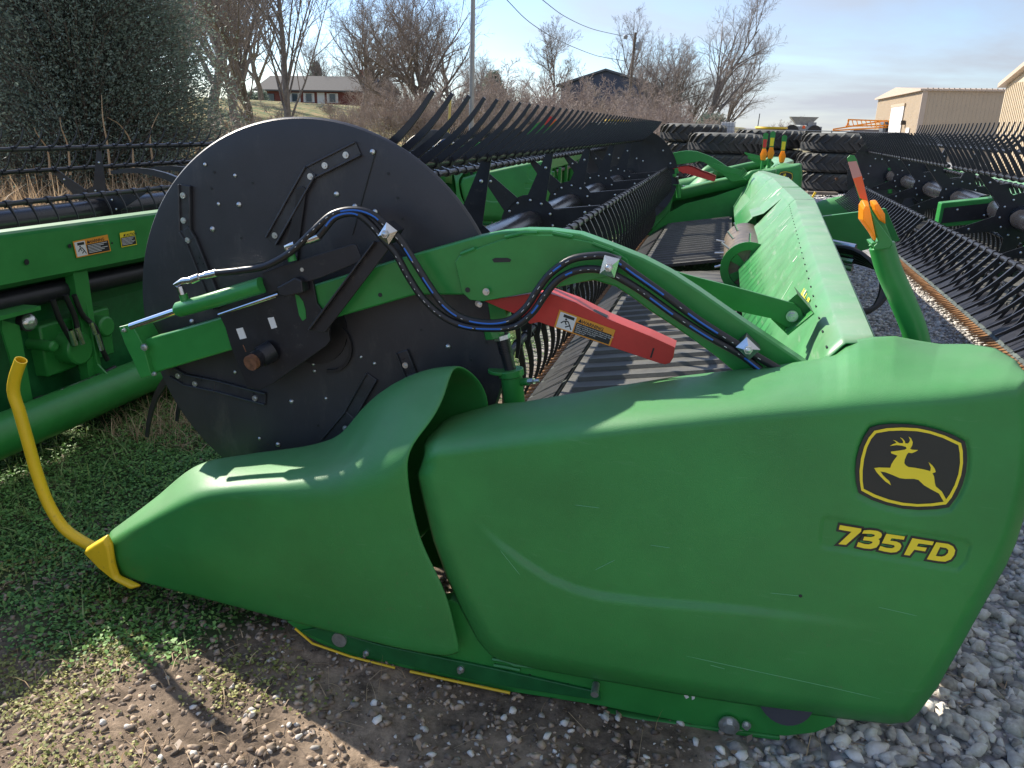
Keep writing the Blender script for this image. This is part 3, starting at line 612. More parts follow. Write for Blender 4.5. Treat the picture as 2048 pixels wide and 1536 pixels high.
    pc = MB(); pc.prism(PP([(1368,1391),(1374,1388),(1378,1395),(1372,1398)], 2.006), (0, 0.001, 0)); pc.prism(PP([(1383,1392),(1391,1390),(1389,1398),(1384,1400)], 2.006), (0, 0.001, 0)); near.append(pc.build('paint_chip', WH, root, apart=True))
    rb_ = MB()
    for pl in ([(985,1318),(1010,1322),(1030,1330),(1100,1338)], [(988,1330),(1012,1334),(1040,1340)]): rb_.tube([P(a, b, 2.004) for a, b in pl], 0.006, 6)
    near.append(rb_.build('frame_weld', GM, root, apart=True, smooth=True))
    dr = MB(); dr.cyl(P(1572,1392,2.004), P(1572,1392,2.02), 0.078, 32); 
    near.append(dr.build('gauge_roller', BP, root, smooth=True))
    hb = MB()
    for a, b, r, m_ in ((1458,1449,0.030,0),(1493,1449,0.013,0),(922,1338,0.012,0),(733,1305,0.010,0)):
        p = P(a, b, 1.998); hb.cyl(p, p+np.array([0,-0.006,0]), r, 20); hb.cyl(p+np.array([0,-0.006,0]), p+np.array([0,-0.018,0]), r*0.55, 6)
    p = P(1192,1368,2.0); hb.cyl(p, P(1189,1390,1.96), 0.012, 12)
    p = P(680,1278,1.999); hb.cyl(p+np.array([0,0.02,0]), p+np.array([0,-0.008,0]), 0.026, 16)
    near.append(hb.build('frame_bolt', ZN, root, smooth=True, apart=True))
    # ---------- reel arm
    AY = 2.33
    arm = MB(); arm.prism(PP([(289,679),(447,634),(631,569),(830,508),(900,488),(950,474),(1000,464),(1050,459),(1100,460),(1160,468),(1217,489),(1287,517),(1343,546),(1400,583),(1481,640),(1604,723),(1650,756),(1500,768),(1466,742),(1430,712),(1393,685),(1350,655),(1305,626),(1265,596),(1232,574),(1188,561),(1100,575),(930,590),(830,590),(667,637),(464,700),(306,747)], AY), (0, 0.075, 0))
    armo = arm.build('reel_arm', GM, root, bevel=0.006, smooth=True); near.append(armo)
    gs = MB(); gs.prism(PP([(910,524),(918,512),(945,500),(1000,480),(1050,470),(1105,470),(1180,484),(1235,506),(1255,520),(1262,545),(1200,556),(1100,578),(965,603),(940,600),(924,585)], AY-0.010), (0, 0.011, 0)); gso = gs.build('gusset_plate', GM, armo, bevel=0.002)
    wl = MB()
    for pl in ([(922,508),(950,497)], [(1010,474),(1045,466),(1075,465)], [(1105,466),(1145,474)], [(1185,487),(1225,502)]):
        wl.tube([P(a, b, AY-0.011) for a, b in pl], 0.006, 6)
    wl.build('weld_bead', GM, armo, smooth=True, apart=True)
    sl_ = MB(); sl_.prism(PP([(984,519),(990,516),(1015,516),(1022,519),(1020,524),(988,525)], AY-0.0125), (0, 0.002, 0))
    for a, b, r in ((760,590,0.007),(935,580,0.008),(1062,592,0.005)):
        p = P(a, b, AY-(0.0125 if a > 900 else 0.002)); sl_.cyl(p, p+np.array([0,0.002,0]), r, 14)
    sl_.build('slot_hole', BD, armo, apart=True)
    eb = MB(); eb.prism(PP([(237,654),(261,648),(272,664),(286,690),(303,751),(281,757),(262,714),(250,690)], AY-0.02), (0, 0.10, 0)); eb.build('arm_end_bracket', GM, armo, bevel=0.003)
    bo = MB()
    for a, b, r in ((290,694,0.013),(250,660,0.008),(973,583,0.011),(310,747,0.008),(608,538,0.0115),(960,609,0.008)):
        p = P(a, b, AY-0.022); bo.cyl(p, p+np.array([0,-0.006,0]), r, 18); bo.cyl(p+np.array([0,-0.006,0]), p+np.array([0,-0.014,0]), r*0.62, 6)
    bo.build('arm_bolt', ZN, armo, smooth=True, apart=True)
    # cylinder on the arm
    cy_ = MB(); cy_.tube([P(352,622,2.285), P(358,619,2.285), P(440,596,2.285), P(524,570,2.285)], [0.016, 0.026, 0.027, 0.027], 20); cy_.cyl(P(372,608,2.285), P(366,588,2.285), 0.014, 12); cy_.cyl(P(585,522,2.285), P(581,508,2.285), 0.014, 12)
    near.append(cy_.build('reel_shift_cylinder', GM, root, smooth=True))
    rd = MB(); rd.cyl(P(262,653,2.285), P(352,622,2.285), 0.0125, 16); rd.cyl(P(437,629,2.275), P(556,588,2.275), 0.004, 8); near.append(rd.build('cylinder_rod', CHR, root, smooth=True, apart=True))
    ft = MB(); f0 = lambda l, r: ft.tube([P(a, b, 2.28) for a, b in l], r, 12)
    f0([(365,589),(360,573)], 0.012); f0([(362,576),(353,570),(366,562),(384,560)], 0.011); f0([(384,560),(400,554)], 0.014); f0([(400,554),(412,551)], 0.010); f0([(412,551),(434,546)], 0.013)
    f0([(580,508),(574,494),(590,488)], 0.011); f0([(600,488),(618,480)], 0.010); f0([(618,480),(640,472)], 0.014)
    near.append(ft.build('hose_fitting', ST, root, smooth=True, apart=True))
    # black mounting plates
    mp = MB(); mp.prism(PP([(437,628),(552,593),(549,578),(556,570),(588,555),(597,558),(601,568),(625,560),(634,607),(660,640),(658,669),(660,682),(652,692),(546,767),(519,781),(494,776),(461,692),(450,654)], AY-0.012), (0, 0.011, 0))
    mpo = mp.build('bearing_plate', BK, root, bevel=0.002); near.append(mpo)
    fl = MB(); fl.tube([P(437,629,AY-0.014), P(500,610,AY-0.014), P(552,593,AY-0.014)], 0.0035, 6); fl.build('plate_edge', ST, mpo)
    up_ = MB(); up_.prism(PP([(524,546),(560,532),(705,488),(712,490),(722,515),(718,524),(640,556),(560,580),(540,588),(527,582)], AY-0.035), (0, 0.008, 0)); up_.build('slide_plate', BK, mpo, bevel=0.002)
    bx = MB(); bx.prism(PP([(553,575),(590,555),(603,562),(606,585),(570,594),(556,590)], AY-0.06), (0, 0.045, 0)); bx.build('slide_block', BK, mpo, bevel=0.004)
    sp_ = MB(); sp_.prism(PP([(614,660),(746,483),(756,481),(765,483),(778,497),(650,665),(630,663)], AY-0.045), (0, 0.008, 0)); sp_.prism(PP([(614,660),(746,483),(748,486),(618,662)], AY-0.065), (0, 0.02, 0)); sp_.build('hose_strap', BK, mpo, bevel=0.002)
    gsx = MB(); gsx.prism(PP([(590,588),(598,592),(606,603),(611,620),(612,637),(605,642),(598,630),(594,610)], AY-0.0135), (0, 0.002, 0)); gsx.build('slot_window', GM, mpo)
    rf = MB()
    rf.prism(PP([(472,658),(485,655),(493,676),(480,679)], AY-0.0145), (0, 0.002, 0)); rf.prism(PP([(535,636),(547,634),(554,655),(543,658)], AY-0.0145), (0, 0.002, 0)); rf.build('white_decal', WH, mpo, apart=True)
    hu = MB(); hu.cyl(P(545,700,AY-0.012), P(520,715,AY-0.05), 0.036, 26); hu.cyl(P(522,713,AY-0.05), P(508,722,AY-0.085), 0.030, 26); near.append(hu.build('shaft_collar', BK, root, smooth=True))
    h2 = MB(); h2.cyl(P(508,722,AY-0.085), P(500,727,AY-0.105), 0.0265, 26); h2.cyl(P(486,690,AY-0.07), P(492,704,AY-0.07), 0.002, 6); near.append(h2.build('reel_shaft', RUST, root, smooth=True, bevel=0.003))
    # vertical lift cylinder
    vc = MB(); vc.prism(PP([(975,606),(1008,604),(1016,650),(983,655)], 2.40), (0, 0.06, 0)); vc.tube([P(985,650,2.43), P(990,675,2.43)], 0.035, 8); vc.tube([P(1001,745,2.43), P(1001,738,2.43)], 0.042, 22)
    vc.tube([P(1021,738,2.43), P(1023,752,2.43)], 0.043, 24); vc.tube([P(1023,752,2.43), P(1029,805,2.43), P(1034,850,2.43)], 0.036, 24); vc.cyl(P(1035,765,2.43), P(1058,763,2.41), 0.013, 12)
    near.append(vc.build('lift_cylinder', GM, root, smooth=True, bevel=0.003, apart=True))
    vr = MB(); vr.cyl(P(1004,672,2.43), P(1021,740,2.43), 0.020, 18); 
    for k in range(9): t = 0.1+k*0.045; a = P(1004,672,2.43)*(1-t)+P(1021,740,2.43)*t; vr.cyl(a, a+np.array([0.001,0,-0.004]), 0.0225, 16)
    near.append(vr.build('cylinder_piston', BK, root, smooth=True))
    vf = MB(); vf.cyl(P(1056,763,2.41), P(1068,762,2.40), 0.010, 6); vf.cyl(P(1068,762,2.40), P(1078,761,2.40), 0.006, 12); vf.cyl(P(1003,670,2.43), P(1005,678,2.43), 0.028, 6); near.append(vf.build('cylinder_fitting', ZN, root, smooth=True, apart=True))
    # red safety stop
    rs_ = MB(); front = [(968,602),(1056,588),(1101,587),(1151,605),(1216,638),(1300,672),(1350,695),(1347,715),(1340,726),(1330,729),(1317,726),(1211,690),(1100,652),(1078,644),(1060,648),(1040,632),(1000,616)]
    rs_.prism(PP(front, 2.365), (0, 0.004, 0)); tp = [(968,602),(1056,588),(1101,587),(1151,605),(1216,638),(1300,672),(1350,695)]
    a = PP(tp, 2.366); b = [p+np.array([0, 0.085, 0]) for p in a]; c_ = [p-np.array([0, 0, 0.004]) for p in a+b]; n_ = len(tp)
    rs_.add(a+b+c_, [(i, i+1, i+1+n_, i+n_) for i in range(n_-1)]+[(2*n_+i, 2*n_+i+n_, 2*n_+i+1+n_, 2*n_+i+1) for i in range(n_-1)])
    rs_.prism(PP([(a_, b_) for a_, b_ in front], 2.447), (0, 0.004, 0))
    rso = rs_.build('safety_stop', RED, root, bevel=0.0015); near.append(rso)
    sl_ = MB(); sl_.prism(PP([(1306,696),(1309,697),(1303,716),(1300,715)], 2.3635), (0, 0.002, 0)); sl_.prism([p+np.array([0,0.004,0.001]) for p in PP([(1183,622),(1213,636),(1212,640),(1182,625)], 2.366)], (0, 0.03, 0.0)); sl_.build('stop_slot', BD, rso, apart=True)
    cr = [P(1119,619,2.3625), P(1231,660,2.3625), P(1220,692,2.3625), P(1108,654,2.3625)]
    sticker(cr, rso, hero)
    # hood strut and bracket
    BY = 2.68
    sr = MB(); sr.prism(PP([(1335,538),(1380,551),(1470,574),(1560,599),(1588,607),(1602,618),(1607,634),(1600,650),(1585,660),(1565,650),(1542,637),(1458,619),(1400,600),(1340,560)], BY), (0, 0.012, 0)); near.append(sr.build('hood_strut', GM, root, bevel=0.002))
    bk = MB(); q = PP([(1573,605),(1594,587),(1627,625),(1616,639),(1573,668),(1542,638)], BY+0.02); bk.prism(q, (0, 0.008, 0)); bk.prism(PP([(1594,587),(1627,625),(1629,629),(1596,590)], BY-0.05), (0, 0.13, 0)); bk.prism(PP([(1627,625),(1573,668),(1576,671),(1629,628)], BY-0.05), (0, 0.13, 0)); bko = bk.build('hood_bracket', GM, root, bevel=0.002); near.append(bko)
    bb = MB(); p = P(1584,632,BY-0.001); bb.cyl(p, p+np.array([0,-0.006,0]), 0.019, 20); bb.cyl(p+np.array([0,-0.006,0]), p+np.array([0,-0.02,0]), 0.0125, 6); bb.cyl(p, p+np.array([0,-0.026,0]), 0.006, 10); near.append(bb.build('bracket_bolt', ZN, root, smooth=True))
    # ---------- hoses with printed markings and clamps
    HZ = 2.272
    h1 = [(434,546),(480,541),(530,532),(580,505),(625,463),(660,432),(690,421),(722,421),(750,432),(772,452),(800,480),(830,526),(862,576),(890,612),(925,636),(975,646),(1020,640),(1052,615),(1075,580),(1100,548),(1140,520),(1180,512),(1219,514),(1270,548),(1330,590),(1400,642),(1496,702),(1560,740)]
    h2_ = [(638,472),(652,455),(668,436),(690,427),(715,428),(740,447),(765,476),(790,505),(815,550),(845,595),(885,632),(930,652),(985,657),(1030,652),(1065,625),(1090,590),(1115,560),(1150,542),(1190,538),(1225,548),(1280,580),(1350,630),(1420,675),(1480,708),(1520,738)]
    for hp, nm, marks in ((h1, 'hydraulic_hose', [(0.245,0.30),(0.36,0.375),(0.405,0.425),(0.45,0.475),(0.50,0.545),(0.655,0.66),(0.735,0.745),(0.765,0.815),(0.86,0.90)]), (h2_, 'hydraulic_hose', [(0.03,0.10),(0.38,0.40),(0.41,0.45),(0.53,0.54),(0.62,0.625),(0.78,0.82),(0.86,0.90),(0.97,1.0)])):
        c3 = crom([tuple(P(a, b, HZ)) for a, b in hp], 150 if hero else 40); mb = MB(); mb.tube(c3, 0.0115, 12 if hero else 6); ho = mb.build(nm, HOSE, root, smooth=True)
        near.append(ho)
        if hero:
            mk = MB(); wk = MB()
            for a, b in marks:
                seg = c3[int(a*149):int(b*149)+2]-np.array([0, 0.0085, 0])
                if len(seg) > 1: mk.tube(seg, 0.0038, 6)
            for k in range(20, 146, 2):
                if random.random() < 0.75:
                    seg = c3[k:k+2]*1.0-np.array([0, 0.0112, 0.0]); q_ = random.uniform(0.3, 0.9); seg[1] = seg[0]*(1-q_)+seg[1]*q_; wk.tube(seg, 0.0009, 4)
            mk.build('blue_marking', BLU, ho, apart=True); wk.build('printed_line', WH, ho)
    for (a, b, ang, s) in ((775,467,35,19),(1219,533,12,20),(1496,697,-50,19)):
        c_ = P(a, b, HZ-0.02); s3 = s*2.35/1580*0.93; t = R(ang); ux = np.array([math.cos(t), 0, -math.sin(t)]); uz = np.array([math.sin(t), 0, math.cos(t)])
        cl = MB(); q = [c_+ux*i*s3*0.8+uz*j*s3 for i, j in ((-1,-1),(1,-1),(1,1),(-1,1))]; m_ = [c_+ux*i*s3*0.3+uz*j*s3*0.3-np.array([0,0.010,0]) for i, j in ((-1,-1),(1,-1),(1,1),(-1,1))]
        b_ = [p+np.array([0, 0.004, 0]) for p in q]
        cl.add(q+m_+b_, [(4,5,6,7),(0,1,5,4),(1,2,6,5),(2,3,7,6),(3,0,4,7),(8,9,1,0),(9,10,2,1),(10,11,3,2),(11,8,0,3),(11,10,9,8)]); clo = cl.build('hose_clamp', ST, root); near.append(clo)
        cb = MB(); cb.cyl(c_-np.array([0,0.010,0]), c_-np.array([0,0.022,0]), 0.012, 6); cb.dome(c_-np.array([0,0.022,0]), (0,-1,0), 0.009, 0.004); cb.build('clamp_bolt', ZN, clo, smooth=True)
        cs = MB(); cs.prism([p+np.array([0, 0.005, 0]) for p in q], (0, 0.05, 0)); cs.build('clamp_cushion', BP, clo)
    # ---------- mirror the end parts to the far end
    yc = root_loc[1]; mid = (Y0+(Y0+L))/2
    skip = ('hydraulic_hose', 'deflector_rod', 'frame_bolt', 'skid_edge')
    for o in list(near):
        if o.name.split('.')[0] in skip: continue
        me = o.data.copy(); c = o.copy(); c.data = me; col.objects.link(c)
        n_ = len(me.vertices); co = np.empty(n_*3, np.float32); me.vertices.foreach_get('co', co); co = co.reshape(-1, 3); co[:, 1] = 2*(mid-yc)-co[:, 1]
        me.vertices.foreach_set('co', co.ravel()); me.flip_normals(); me.update()
    # ---------- hood running the length of the header
    k = L/10.7; YN = Y0+0.32; ym = Y0+L*0.5; yf2 = Y0+L*0.815; yf = Y0+L-0.3
    def hood_x(Y):
        return (np.interp(Y, [YN, ym, yf2, yf], [0.458, 0.784, 0.80, 0.56]), np.interp(Y, [YN, ym, yf2, yf], [0.368, 0.612, 0.60, 0.48]), np.interp(Y, [YN, ym, yf2, yf], [0.338, 0.578, 0.545, 0.42]))
    def ring(Y):
        a, b, c = hood_x(Y); return [(0.20, Y, 0.60), (c*0.5+0.10, Y, 0.82), (c-0.004, Y, 1.048), (c+0.006, Y, 1.062), (b, Y, 1.093), (b+0.008, Y, 1.100), (a-0.008, Y, 1.108), (a, Y, 1.098), (a-0.01, Y, 0.93)]
    def sweep(ys, fn, name, m, closed=False, solid=0, smooth=False):
        mb = MB(); vs = []; n_ = len(fn(ys[0]))
        for Y in ys: vs += fn(Y)
        mb.add(vs, [(i*n_+j, i*n_+(j+1) % n_, (i+1)*n_+(j+1) % n_, (i+1)*n_+j) for i in range(len(ys)-1) for j in range(n_ if closed else n_-1)])
        return mb.build(name, m, root, smooth=smooth, solid=solid)
    yn_notch, yf_notch = ym+0.75, ym+1.5
    sweep([YN]+list(np.linspace(YN+0.1, ym, 24)), ring, 'hood', GH, solid=0.004, smooth=True)
    sweep([ym+0.004, yn_notch], ring, 'hood', GH, solid=0.004)
    def ring_hi(Y):
        r = ring(Y); r[0] = (r[1][0]*0.6+0.4*0.2, Y, 0.86); r[1] = (r[1][0]*1.08, Y, 0.9); return r
    sweep([yn_notch, yf_notch], ring_hi, 'hood', GH, solid=0.004); sweep([yf_notch]+list(np.linspace(yf_notch+0.2, yf2, 8)), ring, 'hood', GH, solid=0.004, smooth=True); sweep([yf2+0.004, yf], ring, 'hood', GH, solid=0.004)
    # seam slots, joint and scuffs on the hood
    sm = MB()
    for q in range(26):
        Y = YN+0.1+(ym-YN-0.15)*(q/25.0)**1.0; c = hood_x(Y)[2]; sm.box((c-0.003, Y-0.010, 1.0575), (c+0.001, Y+0.010, 1.0622))
    a, b, c = hood_x(ym)
    sm.add([(c, ym-0.003, 1.064), (b, ym-0.003, 1.0975), (b, ym+0.006, 1.0975), (c, ym+0.006, 1.064)], [(0, 1, 2, 3)]); sm.add([(b, ym-0.004, 1.103), (a, ym-0.004, 1.111), (a, ym+0.008, 1.111), (b, ym+0.008, 1.103)], [(0, 1, 2, 3)])
    sm.build('hood_seam', BD, root, apart=True)
    if hero:
        dc = MB()
        for q in range(30):    # flaked decal remains and scratches near the feeder opening
            Y = rng.uniform(ym+0.1, ym+2.4) if q < 22 else rng.uniform(3.2, ym); t = rng.uniform(0.15, 0.85); r_ = ring(Y)
            p0 = np.array(r_[1])*(1-t)+np.array(r_[2])*t; d = np.array(r_[2])-np.array(r_[1]); d /= np.linalg.norm(d); nrm = np.array([-d[2], 0, d[0]]); p0 = p0+nrm*0.004
            l_ = rng.uniform(0.02, 0.12); w2 = rng.uniform(0.004, 0.02); s_ = rng.uniform(-0.3, 0.3)
            dc.add([p0, p0+d*l_+np.array([0, s_*l_, 0]), p0+d*l_+np.array([0, s_*l_+w2, 0]), p0+np.array([0, w2*1.5, 0])], [(0, 1, 2, 3)])
        dc.build('worn_decal', mat('worn_white', (0.55, 0.60, 0.52), 0.7), root)
        tx = MB(); r_ = ring(3.05); d = np.array(r_[2])-np.array(r_[1]); d /= np.linalg.norm(d); nrm = np.array([-d[2], 0, d[0]])
        text_mesh(tx, 'HydraFlex', P(1590,574,3.06)*0+np.array(r_[1])*0.22+np.array(r_[2])*0.78+nrm*0.005+np.array([0, 0.32, 0]), (0, -1, 0), d, 0.075, 0.03)
        tx.build('hood_lettering', YL, root)
        rl = MB()
        for q in range(60):    # ribbed lower lip of the hood
            Y = 3.0+q*0.065; rl.add([(0.202, Y, 0.60), (0.262, Y-0.02, 0.70), (0.262, Y-0.016, 0.70), (0.202, Y+0.004, 0.60)], [(0, 1, 2, 3)])
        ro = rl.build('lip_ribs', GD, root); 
        for v in ro.data.vertices: v.co.x -= 0.006
    # ---------- belts
    def belt(ya, yb, name):
        n_ = max(2, int((yb-ya)/0.19)); mb = MB(); A = np.array([-0.72, 0, 0.300]); Bv = np.array([0.19, 0, 0.450])
        mb.prism([(A[0], ya, A[2]-0.03), (Bv[0], ya, Bv[2]-0.03), (Bv[0], ya, Bv[2]), (A[0], ya, A[2])], (0, yb-ya, 0)); o = mb.build(name, RUB, root)
        cm = MB(); d = (Bv-A); d /= np.linalg.norm(d); nn = np.array([-d[2], 0, d[0]])
        for q in range(n_):
            Y = ya+0.06+q*(yb-ya-0.08)/n_; a = A+d*0.06+nn*0.001; b = Bv-d*0.03+nn*0.001
            pr = [a+[0, Y, 0], a+[0, Y+0.045, 0], a+nn*0.020+[0, Y+0.030, 0], a+nn*0.020+[0, Y+0.014, 0]]; mb2 = [np.array(p) for p in pr]
            cm.prism(mb2, b-a)
        cm.build('belt_cleats', RUB, o); return o
    belt(Y0+0.42, ym-0.72, 'side_belt'); belt(ym+0.85, Y0+L-0.42, 'side_belt')
    fb = MB(); fb.prism([(-0.72, ym-0.70, 0.22), (0.5, ym-0.70, 0.34), (0.5, ym-0.70, 0.36), (-0.72, ym-0.70, 0.25)], (0, 1.5, 0)); fb.build('feed_belt', RUB, root)
    # ---------- feed drum
    dm = MB(); dm.cyl((0.27, ym-0.72, 0.60), (0.27, ym+0.9, 0.60), 0.19, 36); dmo = dm.build('feed_drum', mat('worn_drum', (0.19, 0.15, 0.11), 0.45, metal=0.5, var=0.5, vscale=9), root, smooth=True)
    dr = MB(); 
    for j in range(32):
        t0 = j*math.pi/16; t1 = t0+math.pi/16
        q = [(0.27+r*math.cos(t), ym-0.74, 0.60+r*math.sin(t)) for r, t in ((0.15, t0), (0.215, t0), (0.215, t1), (0.15, t1))]; dr.prism(q, (0, 0.02, 0))
    dr.build('drum_rim', GM, dmo); dr = MB(); dr.cyl((0.27, ym-0.735, 0.60), (0.27, ym-0.76, 0.60), 0.05, 12)
    for j in range(5): t = j*1.257; dr.prism([(0.27+0.04*math.cos(t-0.5), ym-0.733, 0.6+0.04*math.sin(t-0.5)), (0.27+0.15*math.cos(t-0.25), ym-0.733, 0.6+0.15*math.sin(t-0.25)), (0.27+0.15*math.cos(t+0.25), ym-0.733, 0.6+0.15*math.sin(t+0.25)), (0.27+0.04*math.cos(t+0.5), ym-0.733, 0.6+0.04*math.sin(t+0.5))], (0, 0.01, 0))
    dr.build('drum_spoke', GM, dmo, apart=True)
    dt = MB()
    for j in range(7):
        t = R(95+j*23 % 130); Y = ym-0.62+j*0.2; t = R(92+(j*53) % 120); dt.cyl((0.27+0.18*math.cos(t), Y, 0.6+0.18*math.sin(t)), (0.27+0.27*math.cos(t), Y, 0.6+0.27*math.sin(t)), 0.009, 8)
    dt.build('drum_finger', ZN, dmo, smooth=True, apart=True)
    # ---------- cutterbar
    cbm = MB(); cbm.prism([(-0.98, Y0+0.45, 0.09), (-0.74, Y0+0.45, 0.255), (-0.74, Y0+0.45, 0.285), (-0.99, Y0+0.45, 0.115)], (0, L-0.9, 0)); cbo = cbm.build('cutterbar', mat('cutter_green_grey', (0.10, 0.12, 0.11), 0.5, metal=0.3, var=0.5, vscale=8), root)
    pl = MB()
    for q in range(int((L-0.9)/0.30)):
        Y = Y0+0.47+q*0.30; pl.add([(-0.955, Y, 0.1515), (-0.75, Y, 0.2925), (-0.75, Y+0.285, 0.2925), (-0.955, Y+0.285, 0.1515)], [(0, 1, 2, 3)])
    pl.build('poly_strips', BP, cbo)
    gd = MB(); gd2 = MB()
    for q in range(int((L-0.9)/0.076)):
        Y = Y0+0.46+q*0.076; tgt = gd if q % 2 else gd2
        tgt.add([(-0.97, Y-0.016, 0.10), (-0.97, Y+0.016, 0.10), (-1.09, Y, 0.085), (-0.97, Y, 0.135)], [(0, 2, 1), (0, 3, 2), (1, 2, 3), (0, 1, 3)])
        gd2.add([(-0.965, Y+0.010, 0.128), (-0.965, Y+0.066, 0.128), (-1.045, Y+0.038, 0.108)], [(0, 1, 2)])
    tag(gd.build('guard_points', RUSTY, root), kind='stuff'); tag(gd2.build('knife_sections', RUSTY, root), kind='stuff')
    # ---------- rear: beam, tubes, uprights (seen on the headers that turn their back)
    def beam(Y):
        a = hood_x(Y)[0]; return [(a+0.012, Y, 1.085), (a+0.016, Y, 0.87), (a-0.03, Y, 0.84), (a-0.06, Y, 0.86), (a-0.06, Y, 1.06)]
    sweep(list(np.linspace(YN+0.05, yf-0.05, 22)), beam, 'rear_beam', GM, closed=True)
    sweep(list(np.linspace(YN+0.1, yf-0.1, 14)), lambda Y: [(hood_x(Y)[0]-0.10+0.055*math.cos(t*math.pi/6), Y, 0.76+0.055*math.sin(t*math.pi/6)) for t in range(12)], 'drive_tube', BK, closed=True, smooth=True)
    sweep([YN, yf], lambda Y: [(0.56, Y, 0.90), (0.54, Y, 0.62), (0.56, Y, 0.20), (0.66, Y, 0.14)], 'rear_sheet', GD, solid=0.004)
    lt = MB(); lt.cyl((0.775, YN+1.3, 0.185), (0.775, yf+0.1, 0.185), 0.105, 28)
    for Y in (ym-1.9, ym-1.75, ym+1.2, ym+1.35): lt.cyl((0.775, Y, 0.185), (0.775, Y+0.03, 0.185), 0.122, 28)
    lt.build('frame_tube', GM, root, smooth=True)
    for q in range(6):
        Y = YN+0.9+q*(yf-YN-1.8)/5.0; a = hood_x(Y)[0]; u_ = MB(); u_.prism([(a-0.02, Y, 0.86), (a-0.02, Y, 0.98), (a-0.12, Y, 0.90), (0.60, Y, 0.3), (0.66, Y, 0.12), (0.80, Y, 0.28), (0.74, Y, 0.34)], (0, 0.012, 0)); u_.box((0.66, Y-0.05, 0.25), (0.72, Y+0.05, 0.86)); u_.build('frame_upright', GM, root, bevel=0.003)
    return root, hood_x

def sticker(cr, parent, hero, body=True, yellow=False, title='WARNING'):
    A, B_, C, D = [np.array(c) for c in cr]      # top-left, top-right, bottom-right, bottom-left
    nr = np.cross(B_-A, D-A); nr /= np.linalg.norm(nr)
    if nr @ (CP-A) < 0: nr = -nr
    def q(u, v, k=0): return A*(1-u)*(1-v)+B_*u*(1-v)+C*u*v+D*(1-u)*v+nr*0.0006*k
    def quad(mb, u0, v0, u1, v1, k): mb.add([q(u0, v0, k), q(u1, v0, k), q(u1, v1, k), q(u0, v1, k)], [(0, 1, 2, 3)])
    s = MB(); quad(s, 0, 0, 1, 1, 1); s.build('warning_label', YL if yellow else OD, parent)
    ux = (B_-A); W = np.linalg.norm(ux); ux /= W; uy = (A-D); Hh = np.linalg.norm(uy); uy /= Hh
    s = MB(); bu0 = 0.04 if yellow else 0.34
    quad(s, bu0, 0.34, 0.97, 0.94, 2)
    text_mesh(s, title, q(0.42 if not yellow else 0.3, 0.30, 2), ux, uy, Hh*0.25, 0.02)
    a = q(0.36 if not yellow else 0.2, 0.29, 2); s.add([a, a+ux*Hh*0.22, a+ux*Hh*0.11+uy*Hh*0.20], [(0, 1, 2)])
    if not yellow:
        s2 = MB(); quad(s2, 0.03, 0.08, 0.32, 0.94, 2); s2.build('label_pictogram_field', WH, parent)
        quad(s, 0.10, 0.14, 0.29, 0.30, 3)
        c = lambda u, v: q(u, v, 3)
        def limb(p0, p1, w): 
            d = p1-p0; n_ = np.cross(d, nr); n_ /= np.linalg.norm(n_); s.add([p0-n_*w, p0+n_*w, p1+n_*w, p1-n_*w], [(0, 1, 2, 3)])
        for (a1, b1, a2, b2) in ((0.13,0.52,0.20,0.45),(0.20,0.45,0.25,0.65),(0.13,0.52,0.09,0.66),(0.25,0.65,0.18,0.80),(0.25,0.65,0.29,0.85),(0.15,0.50,0.19,0.66)): limb(c(a1, b1), c(a2, b2), Hh*0.03)
        p = c(0.16, 0.38); s.add([p+ux*Hh*0.06*math.cos(t)+uy*Hh*0.06*math.sin(t) for t in np.linspace(0, 5.6, 8)], [tuple(range(8))])
    s.build('label_text', BD, parent)
    s = MB(); lines = ['Avoid crushing injuries from fall of a raised reel.', 'Before working on or under raised reel, stop', 'engine, remove key, set park brake and', 'set safety stop on each lift', 'cylinder rod.'] if hero and body else []
    for i, t in enumerate(lines): text_mesh(s, t, q(bu0+0.02, 0.45+i*0.105, 3), ux, uy, Hh*0.105)
    if not lines:
        for i in range(6): quad(s, bu0+0.03, 0.40+i*0.085, 0.93-0.1*(i % 3), 0.43+i*0.085, 3)
    s.build('label_writing', WH, parent)

